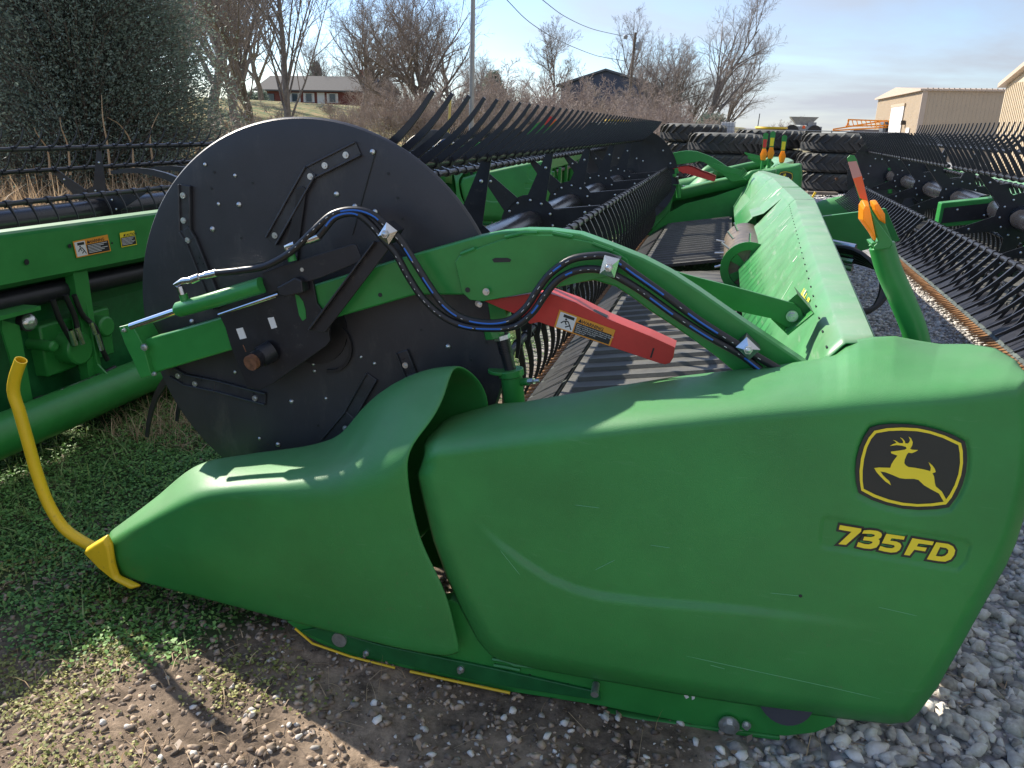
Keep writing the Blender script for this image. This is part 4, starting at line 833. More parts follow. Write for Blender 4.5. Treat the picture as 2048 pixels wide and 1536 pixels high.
# ---------------------------------------------------------------- reel
def make_reel(root, cx, cz, ya, yb, angs, plates, discs=(True, True), r=0.55, drx=0.0, indiv=100, hero=False, split=None, tl=1.0, tw=1.0, sp=0.19):
    X = lambda Y: cx+drx*(Y-ya)
    tb = MB()
    for (a, b) in ([(ya, yb)] if not split else [(ya, split-0.12), (split+0.12, yb)]): tb.cyl((X(a), a, cz), (X(b), b, cz), 0.105, 28)
    tb.build('reel_tube', TUBE, root, smooth=True, apart=True)
    for Y in plates:
        pt = MB(); n = 24; x = X(Y); poly = [(x+0.215*math.cos(2*math.pi*j/n), Y, cz+0.215*math.sin(2*math.pi*j/n)) for j in range(n)]; pt.prism(poly, (0, 0.006, 0))
        for t in [q[0] for q in angs]:
            t = R(t); d = np.array([math.cos(t), 0, math.sin(t)]); w = np.array([-math.sin(t), 0, math.cos(t)]); o = np.array([x, Y, cz])
            pt.prism([o+d*0.19+w*0.068, o+d*0.19-w*0.068, o+d*(r-0.015)-w*0.022, o+d*(r+0.03)-w*0.018, o+d*(r+0.03)+w*0.018, o+d*(r-0.015)+w*0.022], (0, -0.006, 0))
            pt.prism([o+d*0.20+w*0.068, o+d*(r-0.02)+w*0.022, o+d*(r-0.02)+w*0.026, o+d*0.20+w*0.073], (0, 0.035, 0))
        po = pt.build('reel_spider', BK, root)
        bt = MB()
        for t in [q[0] for q in angs]:
            for da, rr in ((-14, 0.175), (14, 0.175), (0, 0.42)):
                t2 = R(t+da); p = (x+rr*math.cos(t2), Y-0.006, cz+rr*math.sin(t2)); bt.dome(p, (0, -1, 0), 0.011, 0.008, 8)
        bt.build('spider_bolt', ZN, po, smooth=True, apart=hero or bool(split))
    def prof(dirdeg, side=1, lf=1.0):   # curved finger, in the plane of the reel end
        t = R(dirdeg); d = np.array([math.cos(t), 0, math.sin(t)]); w = np.array([-math.sin(t), 0, math.cos(t)])
        L = 0.335*tl*lf; pts = []
        for k in range(9):
            u = k/8; pts.append(d*L*u+w*side*lf*tl*(0.060*math.sin(u*2.4)-0.040*u))
        return pts
    allt = []
    for bi, ag in enumerate(angs):
        t = ag[0]; dr = (ag[1], ag[2] if len(ag) > 2 else 1, ag[3] if len(ag) > 3 else 1.0); tr = R(t); bx_, bz_ = r*math.cos(tr), r*math.sin(tr); mb = MB()
        for (a, b) in ([(ya+0.02, yb-0.02)] if not split else [(ya+0.02, split-0.1), (split+0.1, yb-0.02)]): mb.cyl((X(a)+bx_, a, cz+bz_), (X(b)+bx_, b, cz+bz_), 0.019, 12)
        bo = mb.build('reel_bat', BK, root, smooth=True)
        ys = np.arange(ya+0.09, yb-0.05, sp)
        for Y in ys:
            if split and abs(Y-split) < 0.12: continue
            allt.append((Y+rng.normal(0, 0.004), bx_, bz_, dr, bo))
    allt.sort(key=lambda q: q[0])
    vis = allt[:indiv] if indiv else []
    def finger(mb, Y, bx_, bz_, dr):
        o = np.array([X(Y)+bx_, Y, cz+bz_]); pr = prof(*dr); p3 = [o+p for p in pr]; n = len(p3); vs = []
        for i, p in enumerate(p3):
            t = (p3[min(i+1, n-1)]-p3[max(i-1, 0)]); t /= np.linalg.norm(t); w = np.cross(t, [0, 1, 0]); u = i/(n-1); wd = (0.0110*(1-u)+0.0065)*tw; th = (0.0072*(1-u)+0.0042)*tw
            for a, b in ((-1, -1), (1, -1), (1, 1), (-1, 1)): vs.append(p+w*a*wd+np.array([0, b*th, 0]))
        fs = [(i*4+j, i*4+(j+1) % 4, (i+1)*4+(j+1) % 4, (i+1)*4+j) for i in range(n-1) for j in range(4)]+[(3, 2, 1, 0), tuple((n-1)*4+j for j in range(4))]
        mb.add(vs, fs); mb.tube([o+np.array([0, -0.022, 0]), o+np.array([0, 0.022, 0])], 0.027, 8)
    cache = {}
    for (Y, bx_, bz_, dr, bo) in vis:
        key = (round(bx_, 3), round(bz_, 3))
        if key not in cache:
            mb = MB(); finger(mb, Y, bx_, bz_, dr); o = mb.build('tine', BP, bo, smooth=True); cache[key] = (o, Y)
        else:
            o0, y0 = cache[key]; o = o0.copy(); col.objects.link(o); o.parent = bo; o.location = (X(Y)-X(y0), Y-y0, 0)
    by = {}
    for (Y, bx_, bz_, dr, bo) in allt[len(vis):]:
        mb = by.setdefault(bo.name, (MB(), bo))[0]; finger(mb, Y, bx_, bz_, dr)
    for mb, bo in by.values(): tag(mb.build('reel_tines', BP, bo, smooth=True), kind='stuff')
    RD = 0.70
    for k, Y in enumerate((ya, yb)):
        if not discs[k]: continue
        dm = MB(); n = 120; x = X(Y); s = 0.008 if k == 0 else -0.008
        ringp = lambda rr, y_: [(x+rr*math.cos(2*math.pi*j/n), y_, cz+rr*math.sin(2*math.pi*j/n)) for j in range(n)]
        rs = [(0.10, 0.0), (0.60, 0.0), (0.664, 0.002), (0.694, 0.006), (RD, 0.014), (RD, 0.020), (0.69, 0.013), (0.10, 0.007)]
        vs = []; sg = 1 if k == 0 else -1
        for rr, dy in rs: vs += ringp(rr, Y+sg*dy)
        dm.add(vs, [(i*n+j, i*n+(j+1) % n, (i+1)*n+(j+1) % n, (i+1)*n+j) for i in range(len(rs)-1) for j in range(n)])
        do = dm.build('reel_end_disc', DISC, root, smooth=True)
        hb = MB(); hb.cyl((x, Y-0.008, cz), (x, Y+0.012, cz), 0.13, 32); hb.build('disc_hub', BK, do, smooth=True)
        if hero and k == 0:
            YD = Y-0.001
            br = [[(372,370),(374,462),(385,480),(430,592),(440,615)], [(718,297),(622,345),(545,482)], [(345,742),(372,758),(432,770),(533,797)], [(805,702),(825,752),(850,800)], [(745,752),(700,832),(655,885)]]
            for pl in br:
                q = [P(a, b, YD) for a, b in pl]; bm = MB(); hw = 0.024
                for i in range(len(q)-1):
                    a, b = q[i], q[i+1]; d = (b-a)/np.linalg.norm(b-a); w = np.array([-d[2], 0, d[0]]); a = a-d*(0.008 if i else 0)
                    e_ = np.array([0, -0.002*(i % 2), 0])
                    bm.prism([a-w*hw+e_, b-w*hw+e_, b+w*hw+e_, a+w*hw+e_], (0, -0.006, 0))
                    for sgn in (-1, 1): bm.prism([a+w*sgn*hw+e_, b+w*sgn*hw+e_, b+w*sgn*(hw-0.006)+e_, a+w*sgn*(hw-0.006)+e_], (0, -0.014, 0))
                bo = bm.build('disc_bracket', mat('bracket_grey', (0.045, 0.048, 0.056), 0.3, metal=0.2, var=0.3, vscale=20), do, bevel=0.002)
            def bolts(pts, r_, nm, washer=False):
                for a, b in pts:
                    m_ = MB(); p = P(a, b, YD-(0.011 if washer else 0.0))
                    if washer: m_.cyl(p+np.array([0, 0.006, 0]), p, r_, 16); m_.cyl(p, p+np.array([0, -0.004, 0]), r_*0.5, 6)
                    else: m_.dome(p, (0, -1, 0), r_, r_*0.7, 12)
                    m_.build(nm, ZN, do, smooth=True)
            bolts([(478,409),(425,458),(673,388),(710,413),(745,304),(384,643),(750,424),(583,803),(896,693),(556,889)], 0.0098, 'disc_bolt')
            bolts([(437,408),(629,742),(652,797),(749,727),(519,877),(627,728),(470,351),(410,329),(722,714),(470,744)], 0.0065, 'disc_bolt')
            bolts([(365,391),(366,441),(374,481),(691,310),(649,331),(620,353),(549,471),(355,752),(389,768),(509,797),(810,731),(690,857),(916,575),(956,607)], 0.0105, 'bracket_bolt', True)
            hs = MB()
            for a, b in ((427,344),(505,366),(422,377),(482,476),(776,347),(795,396),(805,438),(842,660),(915,655),(910,633),(972,685),(943,720),(726,796),(620,672),(636,851)):
                p = P(a, b, YD-0.0012); hs.cyl(p, p+np.array([0, 0.001, 0]), 0.0045, 10)
            hs.build('disc_hole', BD, do, apart=True)
            sq = MB(); c_ = P(600,430,YD); 
            sq.prism(PP([(604,372),(610,376),(612,384),(600,470),(592,540),(560,545),(575,480),(590,400),(592,378)], YD-0.012), (0, 0.004, 0)); sq.build('disc_strap', BK, do, bevel=0.002)
            seam = MB(); a = P(752,300,YD-0.001); b = P(705,470,YD-0.001); seam.tube([a, b], 0.0015, 4); seam.build('disc_seam', BD, do)
            cam_ = MB(); cc = P(655,690,YD)
            for j in range(40):
                t0 = -1.6+j*0.06; t1 = t0+0.06; cam_.prism([cc+np.array([rr*math.cos(t), -0.004, rr*math.sin(t)]) for rr, t in ((0.088, t0), (0.098, t0), (0.098, t1), (0.088, t1))], (0, -0.010, 0))
            cam_.build('cam_ring', BK, do)
        else:
            bm = MB(); yy_ = Y+(0.008 if k == 1 else -0.002); sgn = -1
            for j in range(18):
                t = j*2.4; rr = 0.25+0.38*((j*0.37) % 1); bm.dome((x+rr*math.cos(t), Y-0.012 if k else Y-0.002, cz+rr*math.sin(t)), (0, -1, 0), 0.014, 0.012, 8)
            bm.build('disc_bolts', ZN, do, smooth=True)

def marker(root, pts, light, paddle, hero=True):
    """bent green tube with amber light and long reflector paddle"""
    t = MB(); t.tube(crom(pts, 24), 0.037, 18); to = t.build('marker_tube', GM, root, smooth=True); return to

hero_root, hood_x = make_header(10.7, 'nearest green harvesting header with large deer badge and 735FD on its end panel', 'green harvesting headers', True)
A1 = [(75,43,-0.55,1.12),(135,167,-1,1.35),(195,234,-1,1.5),(255,260),(315,270),(15,285)]
make_reel(hero_root, -1.33, 0.96, DY, 12.17, A1, [4.1, 5.7, 7.35, 9.0, 10.7], hero=True)
fresh()

# marker light at the rear of the near header
def marker_set(root, base, Y, sx=1.0):
    pass
mk = MB(); mk.tube(crom([tuple(P(a, b, 2.6)) for a, b in [(1845,740),(1836,690),(1825,650),(1800,590),(1778,540),(1763,490)]], 24), 0.037, 20)
mk.prism(PP([(1737,492),(1755,480),(1752,440),(1735,405),(1770,445),(1784,480),(1780,492),(1752,502)], 2.60), (0, 0.012, 0))
mk.prism(PP([(1741,423),(1786,484),(1784,492),(1779,497),(1757,500),(1748,500),(1747,493),(1757,484),(1752,470)], 2.55), (0, 0.006, 0))
mk.prism(PP([(1747,496),(1785,488),(1778,480),(1742,486)], 2.56), (0, 0.09, 0))
mk.build('marker_arm', GM, hero_root, smooth=True, bevel=0.003)
pd = MB(); pd.prism(PP([(1694,316),(1700,310),(1709,311),(1714,320),(1755,470),(1750,485),(1744,480)], 2.575), (0, 0.005, 0)); pdo = pd.build('marker_paddle', GM, hero_root, bevel=0.001)
pd = MB(); pd.prism(PP([(1696,324),(1713,322),(1724,352),(1706,357)], 2.572), (0, 0.002, 0)); pd.build('paddle_upper_sheet', PNK, pdo)
pd = MB(); pd.prism(PP([(1706,357),(1724,352),(1736,402),(1720,396)], 2.572), (0, 0.002, 0)); pd.build('paddle_lower_sheet', ORF, pdo)
for nm, Yl, pl in (('marker_light', 2.545, [(1719,410),(1725,400),(1736,402),(1742,430),(1752,478),(1748,482),(1738,465),(1718,438)]), ('marker_light', 2.60, [(1741,402),(1752,400),(1770,428),(1771,448),(1758,440),(1744,418)])):
    lm = MB(); a = PP(pl, Yl); c_ = np.mean(a, axis=0); n_ = len(a); fr = [c_+(p-c_)*0.72-np.array([0, 0.028, 0]) for p in a]; bk_ = [p+np.array([0, 0.02, 0]) for p in a]
    lm.add(fr+a+bk_, [tuple(range(n_))]+[(i, i+n_, (i+1) % n_+n_, (i+1) % n_) for i in range(n_)]+[(i+n_, i+2*n_, (i+1) % n_+2*n_, (i+1) % n_+n_) for i in range(n_)]+[tuple(range(3*n_-1, 2*n_-1, -1))]); lm.build(nm, AMB, hero_root, bevel=0.003)
# rear hoses and drawbar frame of the near header
rh = MB()
for k in range(5): rh.tube(crom([(0.62, 5.5, 0.95-0.03*k), (0.86, 5.35+0.03*k, 0.95-0.02*k), (1.02+0.015*k, 5.3, 0.80), (0.98, 5.2, 0.62), (0.72, 5.1, 0.55+0.02*k)], 20), 0.017, 8)
rh.build('coupler_hose', HOSE, hero_root, smooth=True, apart=True)
rc = MB()
for k in range(4): rc.cyl((0.68, 5.5, 0.98-0.045*k), (0.86, 5.40, 0.965-0.045*k), 0.022, 8)
rc.build('hose_coupler', ST, hero_root, smooth=True, apart=True)
rb = MB(); rb.prism([(0.75, 7.3, 0.95), (1.35, 7.3, 1.06), (1.50, 7.3, 0.80), (1.0, 7.3, 0.62), (0.75, 7.3, 0.66)], (0, 0.05, 0)); rb.build('tow_bracket', GM, hero_root, bevel=0.004)
fresh()

# ---------------------------------------------------------------- the other headers
def add_marker(root, x, Y, z0=1.0, k=1.0, col2=ORF):
    m = MB(); m.tube([(x, Y, z0-0.15), (x, Y, z0+0.12), (x, Y, z0+0.2)], 0.03, 12); m.build('marker_arm', GM, root, smooth=True, local=True)
    m = MB(); m.prism([(x-0.035, Y, z0+0.15), (x+0.035, Y, z0+0.15), (x+0.045, Y, z0+0.55), (x, Y, z0+0.58), (x-0.045, Y, z0+0.55)], (0, 0.005, 0)); mo = m.build('marker_paddle', GM, root, local=True)
    m = MB(); m.prism([(x-0.03, Y-0.003, z0+0.32), (x+0.03, Y-0.003, z0+0.32), (x+0.035, Y-0.003, z0+0.46), (x-0.035, Y-0.003, z0+0.46)], (0, 0.002, 0)); m.build('paddle_sheet', col2, mo, local=True)
    m = MB(); m.prism([(x-0.04, Y-0.05, z0+0.1), (x+0.04, Y-0.05, z0+0.1), (x+0.06, Y-0.05, z0+0.2), (x+0.03, Y-0.05, z0+0.3), (x-0.03, Y-0.05, z0+0.3), (x-0.06, Y-0.05, z0+0.2)], (0, 0.045, 0)); m.build('marker_light', AMB, root, bevel=0.004, local=True)
SKIPC = ('hood_lettering', 'coupler_hose', 'hose_coupler', 'tow_bracket', 'marker_light', 'marker_arm', 'marker_paddle', 'worn_decal', 'reel_tube', 'reel_spider', 'reel_bat', 'reel_end_disc')
def clone(loc, rz, label):
    ks = {}
    for q in bpy.data.objects:
        if q.parent: ks.setdefault(q.parent.name, []).append(q)
    c = hero_root.copy(); col.objects.link(c)
    def rec(a, par):
        for ch in ks.get(a.name, []):
            if ch.name.split('.')[0] in SKIPC: continue
            d = ch.copy(); col.objects.link(d); d.parent = par; rec(ch, d)
    rec(hero_root, c); c.location = loc; c.rotation_euler.z = rz; c['label'] = label; return c
def reel_on(root, fn):
    """build a reel in the frame of the first header, then hand its parts to another root"""
    tmp = empty('reel_builder', (0, YM, 0), 'x', 'x'); fn(tmp)
    for q in list(bpy.data.objects):
        if q.parent is tmp: q.parent = root
    bpy.data.objects.remove(tmp)
H2 = clone((-3.98, YM-3.0, 0), 0, 'green header behind the big black disc, warning labels on its rear beam')
A2 = [(82,52,-1),(142,60,-1),(202,242),(262,262),(322,270),(22,290)]
reel_on(H2, lambda t: make_reel(t, -1.33, 0.84, DY, 12.17, A2, [4.05, 5.7, 7.35, 9.0, 10.7], indiv=0, tl=0.62, tw=0.55, sp=0.18))
H4, _ = make_header(4.6, 'short green header with small deer badge, beyond the far end of the nearest one', 'green harvesting headers', False)
for q in [q for q in H4.children if q.name.split('.')[0] in ('reel_arm', 'reel_shift_cylinder', 'safety_stop', 'bearing_plate', 'shaft_collar', 'hose_clamp', 'hose_fitting', 'cylinder_rod', 'hydraulic_hose', 'reel_shaft', 'lift_cylinder', 'cylinder_piston', 'cylinder_fitting', 'deflector_rod')]:
    for r_ in list(q.children_recursive): bpy.data.objects.remove(r_)
    bpy.data.objects.remove(q)
H4.location = (0.56, YM+13.0, 0)
H5 = clone((-4.15, YM+11.3, 0), R(6.5), 'green header behind the nearest reel with red and orange marker at far end')
reel_on(H5, lambda t: make_reel(t, -1.33, 0.84, DY, 12.17, A2, [4.1, 7.35, 10.7], indiv=0, tl=0.7, tw=0.8))
for q in list(H5.children_recursive):
    if q.name.split('.')[0] in ('emblem_badge', 'leaping_deer', 'model_number', 'number_outline', 'scratch', 'mud_spot', 'warning_label', 'label_text', 'label_writing', 'label_pictogram_field'): bpy.data.objects.remove(q)
add_marker(H4, 0.45, 2.6-YM, 1.02, 1.0, YL); add_marker(H4, 0.12, 2.5-YM, 1.05, 1, RED); add_marker(H4, 0.24, 2.5-YM, 1.08, 1, YL)
# tall red and orange shield marker on the far end of the header in the row behind
m = MB(); m.prism([(-1.32, 12.3-YM, 1.16), (-0.72, 12.3-YM, 1.16), (-0.07, 12.3-YM, 1.78), (-0.27, 12.3-YM, 1.90), (-0.72, 12.3-YM, 1.66)], (0, 0.03, 0)); m.build('marker_shield', GM, H5, local=True)
m = MB(); m.prism([(-0.42, 12.28-YM, 1.68), (-0.30, 12.28-YM, 1.60), (-0.07, 12.28-YM, 1.82), (-0.27, 12.28-YM, 1.93)], (0, 0.015, 0)); m.build('red_reflector', RED, H5, local=True)
m = MB(); m.prism([(-0.36, 12.265-YM, 1.65), (-0.30, 12.265-YM, 1.60), (-0.06, 12.265-YM, 1.82), (-0.15, 12.265-YM, 1.87)], (0, 0.012, 0)); m.build('orange_reflector', ORF, H5, local=True)

# third header on the right: longer, reel drawn in
H3, _ = make_header(14.7, 'header on the right with black tined reel above a rusty knife bar', 'green harvesting headers', False)
A3 = [(137,126,-0.25,1.15),(197,222,0.5,1.3),(257,238,0.5,1.2),(317,270),(17,285),(77,60,-1)]
reel_on(H3, lambda t: make_reel(t, -0.62, 0.98, DY, 16.17, A3, [4.5, 6.0, 7.5, 9.0, 11.3, 12.9, 14.6], indiv=0, split=10.1))
for q in [q for q in H3.children if q.name.split('.')[0] in ('reel_arm', 'reel_shift_cylinder', 'safety_stop', 'bearing_plate', 'shaft_collar', 'hose_clamp', 'hose_fitting', 'cylinder_rod')]:
    for r_ in list(q.children_recursive): bpy.data.objects.remove(r_)
    bpy.data.objects.remove(q)
H3.location = (3.16, YM-1.05, 0); H3.rotation_euler.z = R(-1.6)
m = MB()
a0, b0 = np.array([-1.12, 9.75-YM, 0.90]), np.array([0.75, 9.75-YM, 1.20])
m.prism([a0+[0, 0, -0.12], b0+[0, 0, -0.12], b0+[0, 0, 0.12], a0+[0, 0, 0.12]], (0, 0.16, 0)); co_ = m.build('centre_reel_arm', GM, H3, bevel=0.01, local=True)
m = MB(); m.prism([a0+[0.03, -0.006, -0.075], b0+[-0.05, -0.006, -0.075], b0+[-0.05, -0.006, 0.075], a0+[0.03, -0.006, 0.075]], (0, 0.003, 0)); m.build('arm_side_plate', BK, co_, local=True)
m = MB()
for k in range(7): p = a0+(b0-a0)*(0.08+0.13*k)+np.array([0, -0.006, 0.04*(-1)**k]); m.dome(p, (0, -1, 0), 0.012, 0.01, 8)
m.build('plate_bolt', ZN, co_, smooth=True, apart=True, local=True)
# rear details of the second header: hydraulics, work light, labels
def X2(px, py, X=-3.36): return PX(px, py, X)-np.array(H2.location)
def onH2(mb, name, m, **k):
    return mb.build(name, m, None if False else H2_anchor, **k)
H2_anchor = H2
def bh2(mb, name, m, parent=None, **k):
    # points were given in world space
    return mb.build(name, m, parent or H2, **k)
W2 = lambda px, py, X=-3.36: PX(px, py, X)
m = MB(); m.box((-3.55, 3.25, 0.32), (-3.35, 3.75, 0.60)); m.cyl((-3.45, 3.4, 0.45), (-3.25, 3.4, 0.45), 0.09, 20); m.cyl((-3.5, 3.62, 0.52), (-3.26, 3.62, 0.52), 0.06, 16); m.cyl((-3.5, 3.25, 0.5), (-3.27, 3.25, 0.5), 0.03, 12); bh2(m, 'gearbox', GM, bevel=0.012, smooth=True)
m = MB()
for pl in ([(105,600),(120,640),(148,690)], [(130,590),(148,630),(160,680)], [(148,590),(165,630),(190,655),(205,700),(215,720)], [(70,800),(120,785),(180,760),(230,735)]):
    m.tube(crom([tuple(W2(a, b, -3.24)) for a, b in pl], 14), 0.014, 10)
bh2(m, 'pump_hose', HOSE, smooth=True, apart=True)
m = MB()
for (a, b, c, d, r_) in ((140,660,150,690,0.016),(153,655,165,688,0.014),(182,645,190,668,0.013),(193,668,203,700,0.013),(120,782,140,776,0.012),(140,776,185,758,0.015),(185,758,218,744,0.011)):
    m.cyl(W2(a, b, -3.22), W2(c, d, -3.22), r_, 8)
bh2(m, 'pump_fitting', ST, smooth=True, apart=True)
m = MB(); p = W2(56,644,-3.28); m.dome(p, (1, -0.4, 0), 0.042, 0.03, 24); bh2(m, 'work_light', mat('lamp_glass', (0.75, 0.78, 0.75), 0.08, metal=0.8, bump=0.5, bscale=60), smooth=True)
m = MB(); m.cyl(p-np.array([0.03, 0, 0]), p+np.array([0.004, 0, 0]), 0.047, 24); bh2(m, 'lamp_housing', BP, smooth=True)
m = MB(); m.prism([W2(0,640,-3.3), W2(35,650,-3.3), W2(60,790,-3.3), W2(75,870,-3.3), W2(55,875,-3.3), W2(30,760,-3.3), W2(0,660,-3.3)], (0.012, 0, 0)); m.box((-3.5, 2.9, 0.72), (-3.22, 3.15, 0.74)); bh2(m, 'gearbox_bracket', GM)
Xb = -3.98+0.784+0.0165
def beamx(px, py): 
    # the beam's rear face follows the hood's bend; find it by iteration
    X = Xb
    for _ in range(8):
        p = PX(px, py, X); X = -3.98+hood_x(p[1]+3.0)[0]+0.020
    return PX(px, py, X)
sticker([beamx(145,483), beamx(215,469), beamx(222,502), beamx(153,516)], H2, False)
sticker([beamx(239,466), beamx(268,461), beamx(274,489), beamx(243,495)], H2, False, yellow=True, title='CAUTION')
m = MB()
for a, b, r_ in ((53,524,0.014),(139,492,0.011),(224,486,0.005)):
    p = beamx(a, b); m.cyl(p, p+np.array([0.003, 0, 0]), r_, 14)
bh2(m, 'beam_plug', BP, smooth=True, apart=True)

# ================================================================ trees
def grow_tree(seed, H, spread=1.0, nl=13, n2=7, n3=5, n4=4, fork=0.25, wig=0.12, lean=0.0, stems=1, upb=0.35, r0=None, lr=0.62):
    rr = np.random.default_rng(seed); tr = MB(); tw = MB()
    def path(p, d, L, n, grav):
        pts = [p]; 
        for i in range(n):
            d = d+rr.normal(0, wig, 3)+np.array([0, 0, grav]); d /= np.linalg.norm(d); p = p+d*L/n; pts.append(p)
        return pts, d
    def at(pts, t):
        k = t*(len(pts)-1); i = min(int(k), len(pts)-2); f = k-i; return pts[i]*(1-f)+pts[i+1]*f, (pts[i+1]-pts[i])/np.linalg.norm(pts[i+1]-pts[i])
    def side(d, ang):
        u, w = orth(d); a = rr.random()*6.283; s = np.array(u)*math.cos(a)+np.array(w)*math.sin(a); return d*math.cos(ang)+s*math.sin(ang)
    def level(pts, r, L, lev):
        cnt = (nl, n2, n3, n4)[lev]
        for k in range(cnt):
            t = (fork if lev == 0 else 0.18)+(1-(fork if lev == 0 else 0.18))*(k+rr.random())/cnt; t = min(t, 0.99)
            p, d = at(pts, t); d2 = side(d, rr.uniform(0.5, 0.95)*(spread if lev == 0 else 1)); d2 = d2+np.array([0, 0, upb if lev < 2 else 0.12]); d2 /= np.linalg.norm(d2)
            l2 = L*rr.uniform(0.38, 0.62)*(1.15-0.55*t); r2 = max(r*(1-0.75*t)*(lr if lev == 0 else 0.62), 0.006)
            if lev == 3: tw.tube([p, p+d2*l2], [0.008, 0.003], 3, caps=False); continue
            q, _ = path(p, d2, l2, (6, 4, 3)[lev], 0.03); n_ = len(q)
            (tr if lev == 0 else tw).tube(q, [max(r2*(1-0.8*i/(n_-1)), 0.006) for i in range(n_)], (6, 4, 3)[lev], caps=False)
            level(q, r2, l2, lev+1)
    for s_ in range(stems):
        d = np.array([lean+(rr.normal(0, 0.35) if stems > 1 else 0), rr.normal(0, 0.35) if stems > 1 else 0, 1.0]); d /= np.linalg.norm(d)
        r = r0 or H*0.021; q, _ = path(np.array([0, 0, -0.1]), d, H*(1 if stems == 1 else rr.uniform(0.6, 1)), 9, 0.02); n_ = len(q)
        tr.tube(q, [r*(1.25 if i == 0 else 1)*(1-0.88*i/(n_-1)) for i in range(n_)], 8, caps=False); level(q, r, H, 0)
    return tr, tw
def new_tree(name, gen, label, cat, group, bark=BARK, twig=TWIG):
    tr, tw = gen; e = empty(name, (0, 0, 0), label, cat, group)
    tr.build('trunk', bark, e, smooth=True); tw.build('crown', twig, e); return e
def place(e, px, Y, s=1.0, rz=0.0, X=None, sz=None, dz=0.0):
    x = P(px, 300, Y)[0] if X is None else X; e.location = (x, Y, float(hgt(np.array(x), np.array(Y)))-0.03+dz); e.rotation_euler.z = rz; e.scale = (s, s, sz or s); return e
TG = 'bare trees beyond the yard'
T1 = new_tree('bare_tree', grow_tree(1, 11, 0.95, 30, 9, 5, 3, 0.13, 0.06, r0=0.17, lr=0.32), 'tall dark bare tree in front of the brick house, its top out of view', 'tree', TG)
place(T1, 577, 28, 0.92)
T2 = new_tree('bare_tree', grow_tree(12, 10, 1.0, 15, 8, 5, 4, 0.10, 0.13), 'wide bare tree right beside the dark evergreen', 'tree', TG); place(T2, 432, 38, 1.35)
T3 = new_tree('bare_tree', grow_tree(23, 9, 0.8, 14, 8, 6, 4, 0.15, 0.14, stems=2), 'twin stemmed bare tree left of the brick house', 'tree', TG); place(T3, 487, 34, 1.25, 1.0)
T4 = new_tree('bare_tree', grow_tree(34, 11, 1.15, 18, 8, 6, 5, 0.12, 0.15, stems=2, upb=0.2), 'large many branched bare tree just left of the steel pole', 'tree', TG); place(T4, 850, 56, 1.0)
T5 = new_tree('bare_tree', grow_tree(45, 8, 1.0, 16, 9, 7, 5, 0.22, 0.11), 'round bare tree left of the dark barn', 'tree', TG); place(T5, 1098, 78, 1.02)
T6 = new_tree('bare_tree', grow_tree(56, 10, 0.75, 14, 8, 6, 4, 0.12, 0.13, lean=0.22), 'leaning bare tree at the right end of the tree line', 'tree', TG); place(T6, 1405, 62, 1.0, 0.3)
for src, px, Y, s, rz, lab in ((T4, 728, 62, 0.92, 2.0, 'bare tree standing behind the right end of the brick house'), (T2, 905, 66, 0.85, 1.2, 'bare tree directly behind the steel pole'),
        (T3, 660, 105, 1.1, 2.2, 'distant bare tree above the middle of the house roof'), (T4, 1300, 66, 0.80, 0.8, 'bare tree just right of the wooden utility pole'), (T3, 1352, 64, 0.92, 3.0, 'slender bare tree next to the leaning one'),
        (T2, 1232, 100, 1.15, 4.0, 'faint bare tree behind the dark barn, left of the utility pole'), (T3, 970, 85, 0.8, 0.4, 'low bare tree just right of the steel pole'), (T5, 380, 60, 1.1, 2.0, 'bare tree half hidden by the evergreen'),
        (T3, 372, 44, 1.3, 4.1, 'tall bare tree close behind the right edge of the evergreen'), (T2, 530, 75, 1.35, 3.2, 'bare tree rising behind the left end of the house roof'), (T6, 1440, 68, 0.75, 0.2, 'small bare tree at the far right of the tree line')):
    c = copy_tree(src); c['label'] = lab; place(c, px, Y, s, rz)
# shrub thicket
SG = 'leafless shrubs in the thicket'
SL = 'brown leafless shrub in the thicket between the yard and the trees'
S1 = new_tree('leafless_shrub', grow_tree(71, 3.4, 1.1, 8, 5, 4, 3, 0.1, 0.2, stems=8, r0=0.03), SL, 'shrub', SG, SHR, SHR)
S2 = new_tree('leafless_shrub', grow_tree(72, 3.0, 1.2, 8, 5, 4, 3, 0.1, 0.25, stems=9, r0=0.028), SL, 'shrub', SG, SHR, SHR)
rs = random.Random(5); first = {id(S1): True, id(S2): True}
def band(n, p0, p1, y0, y1, s0, s1):
    for i in range(n):
        px = p0+(p1-p0)*(i+rs.random())/n; Y = rs.uniform(y0, y1); src = S1 if rs.random() < 0.5 else S2
        if first.get(id(src)): c = src; first[id(src)] = False
        else: c = copy_tree(src)
        s = rs.uniform(s0, s1); place(c, px, Y, s, rs.random()*6.28)
band(24, 940, 1370, 42, 60, 0.95, 1.35); band(16, 740, 1010, 36, 60, 0.75, 1.15); band(6, 660, 760, 42, 60, 0.45, 0.6); band(9, 410, 660, 22, 30, 0.35, 0.6); band(6, 1280, 1440, 44, 52, 0.6, 0.9)
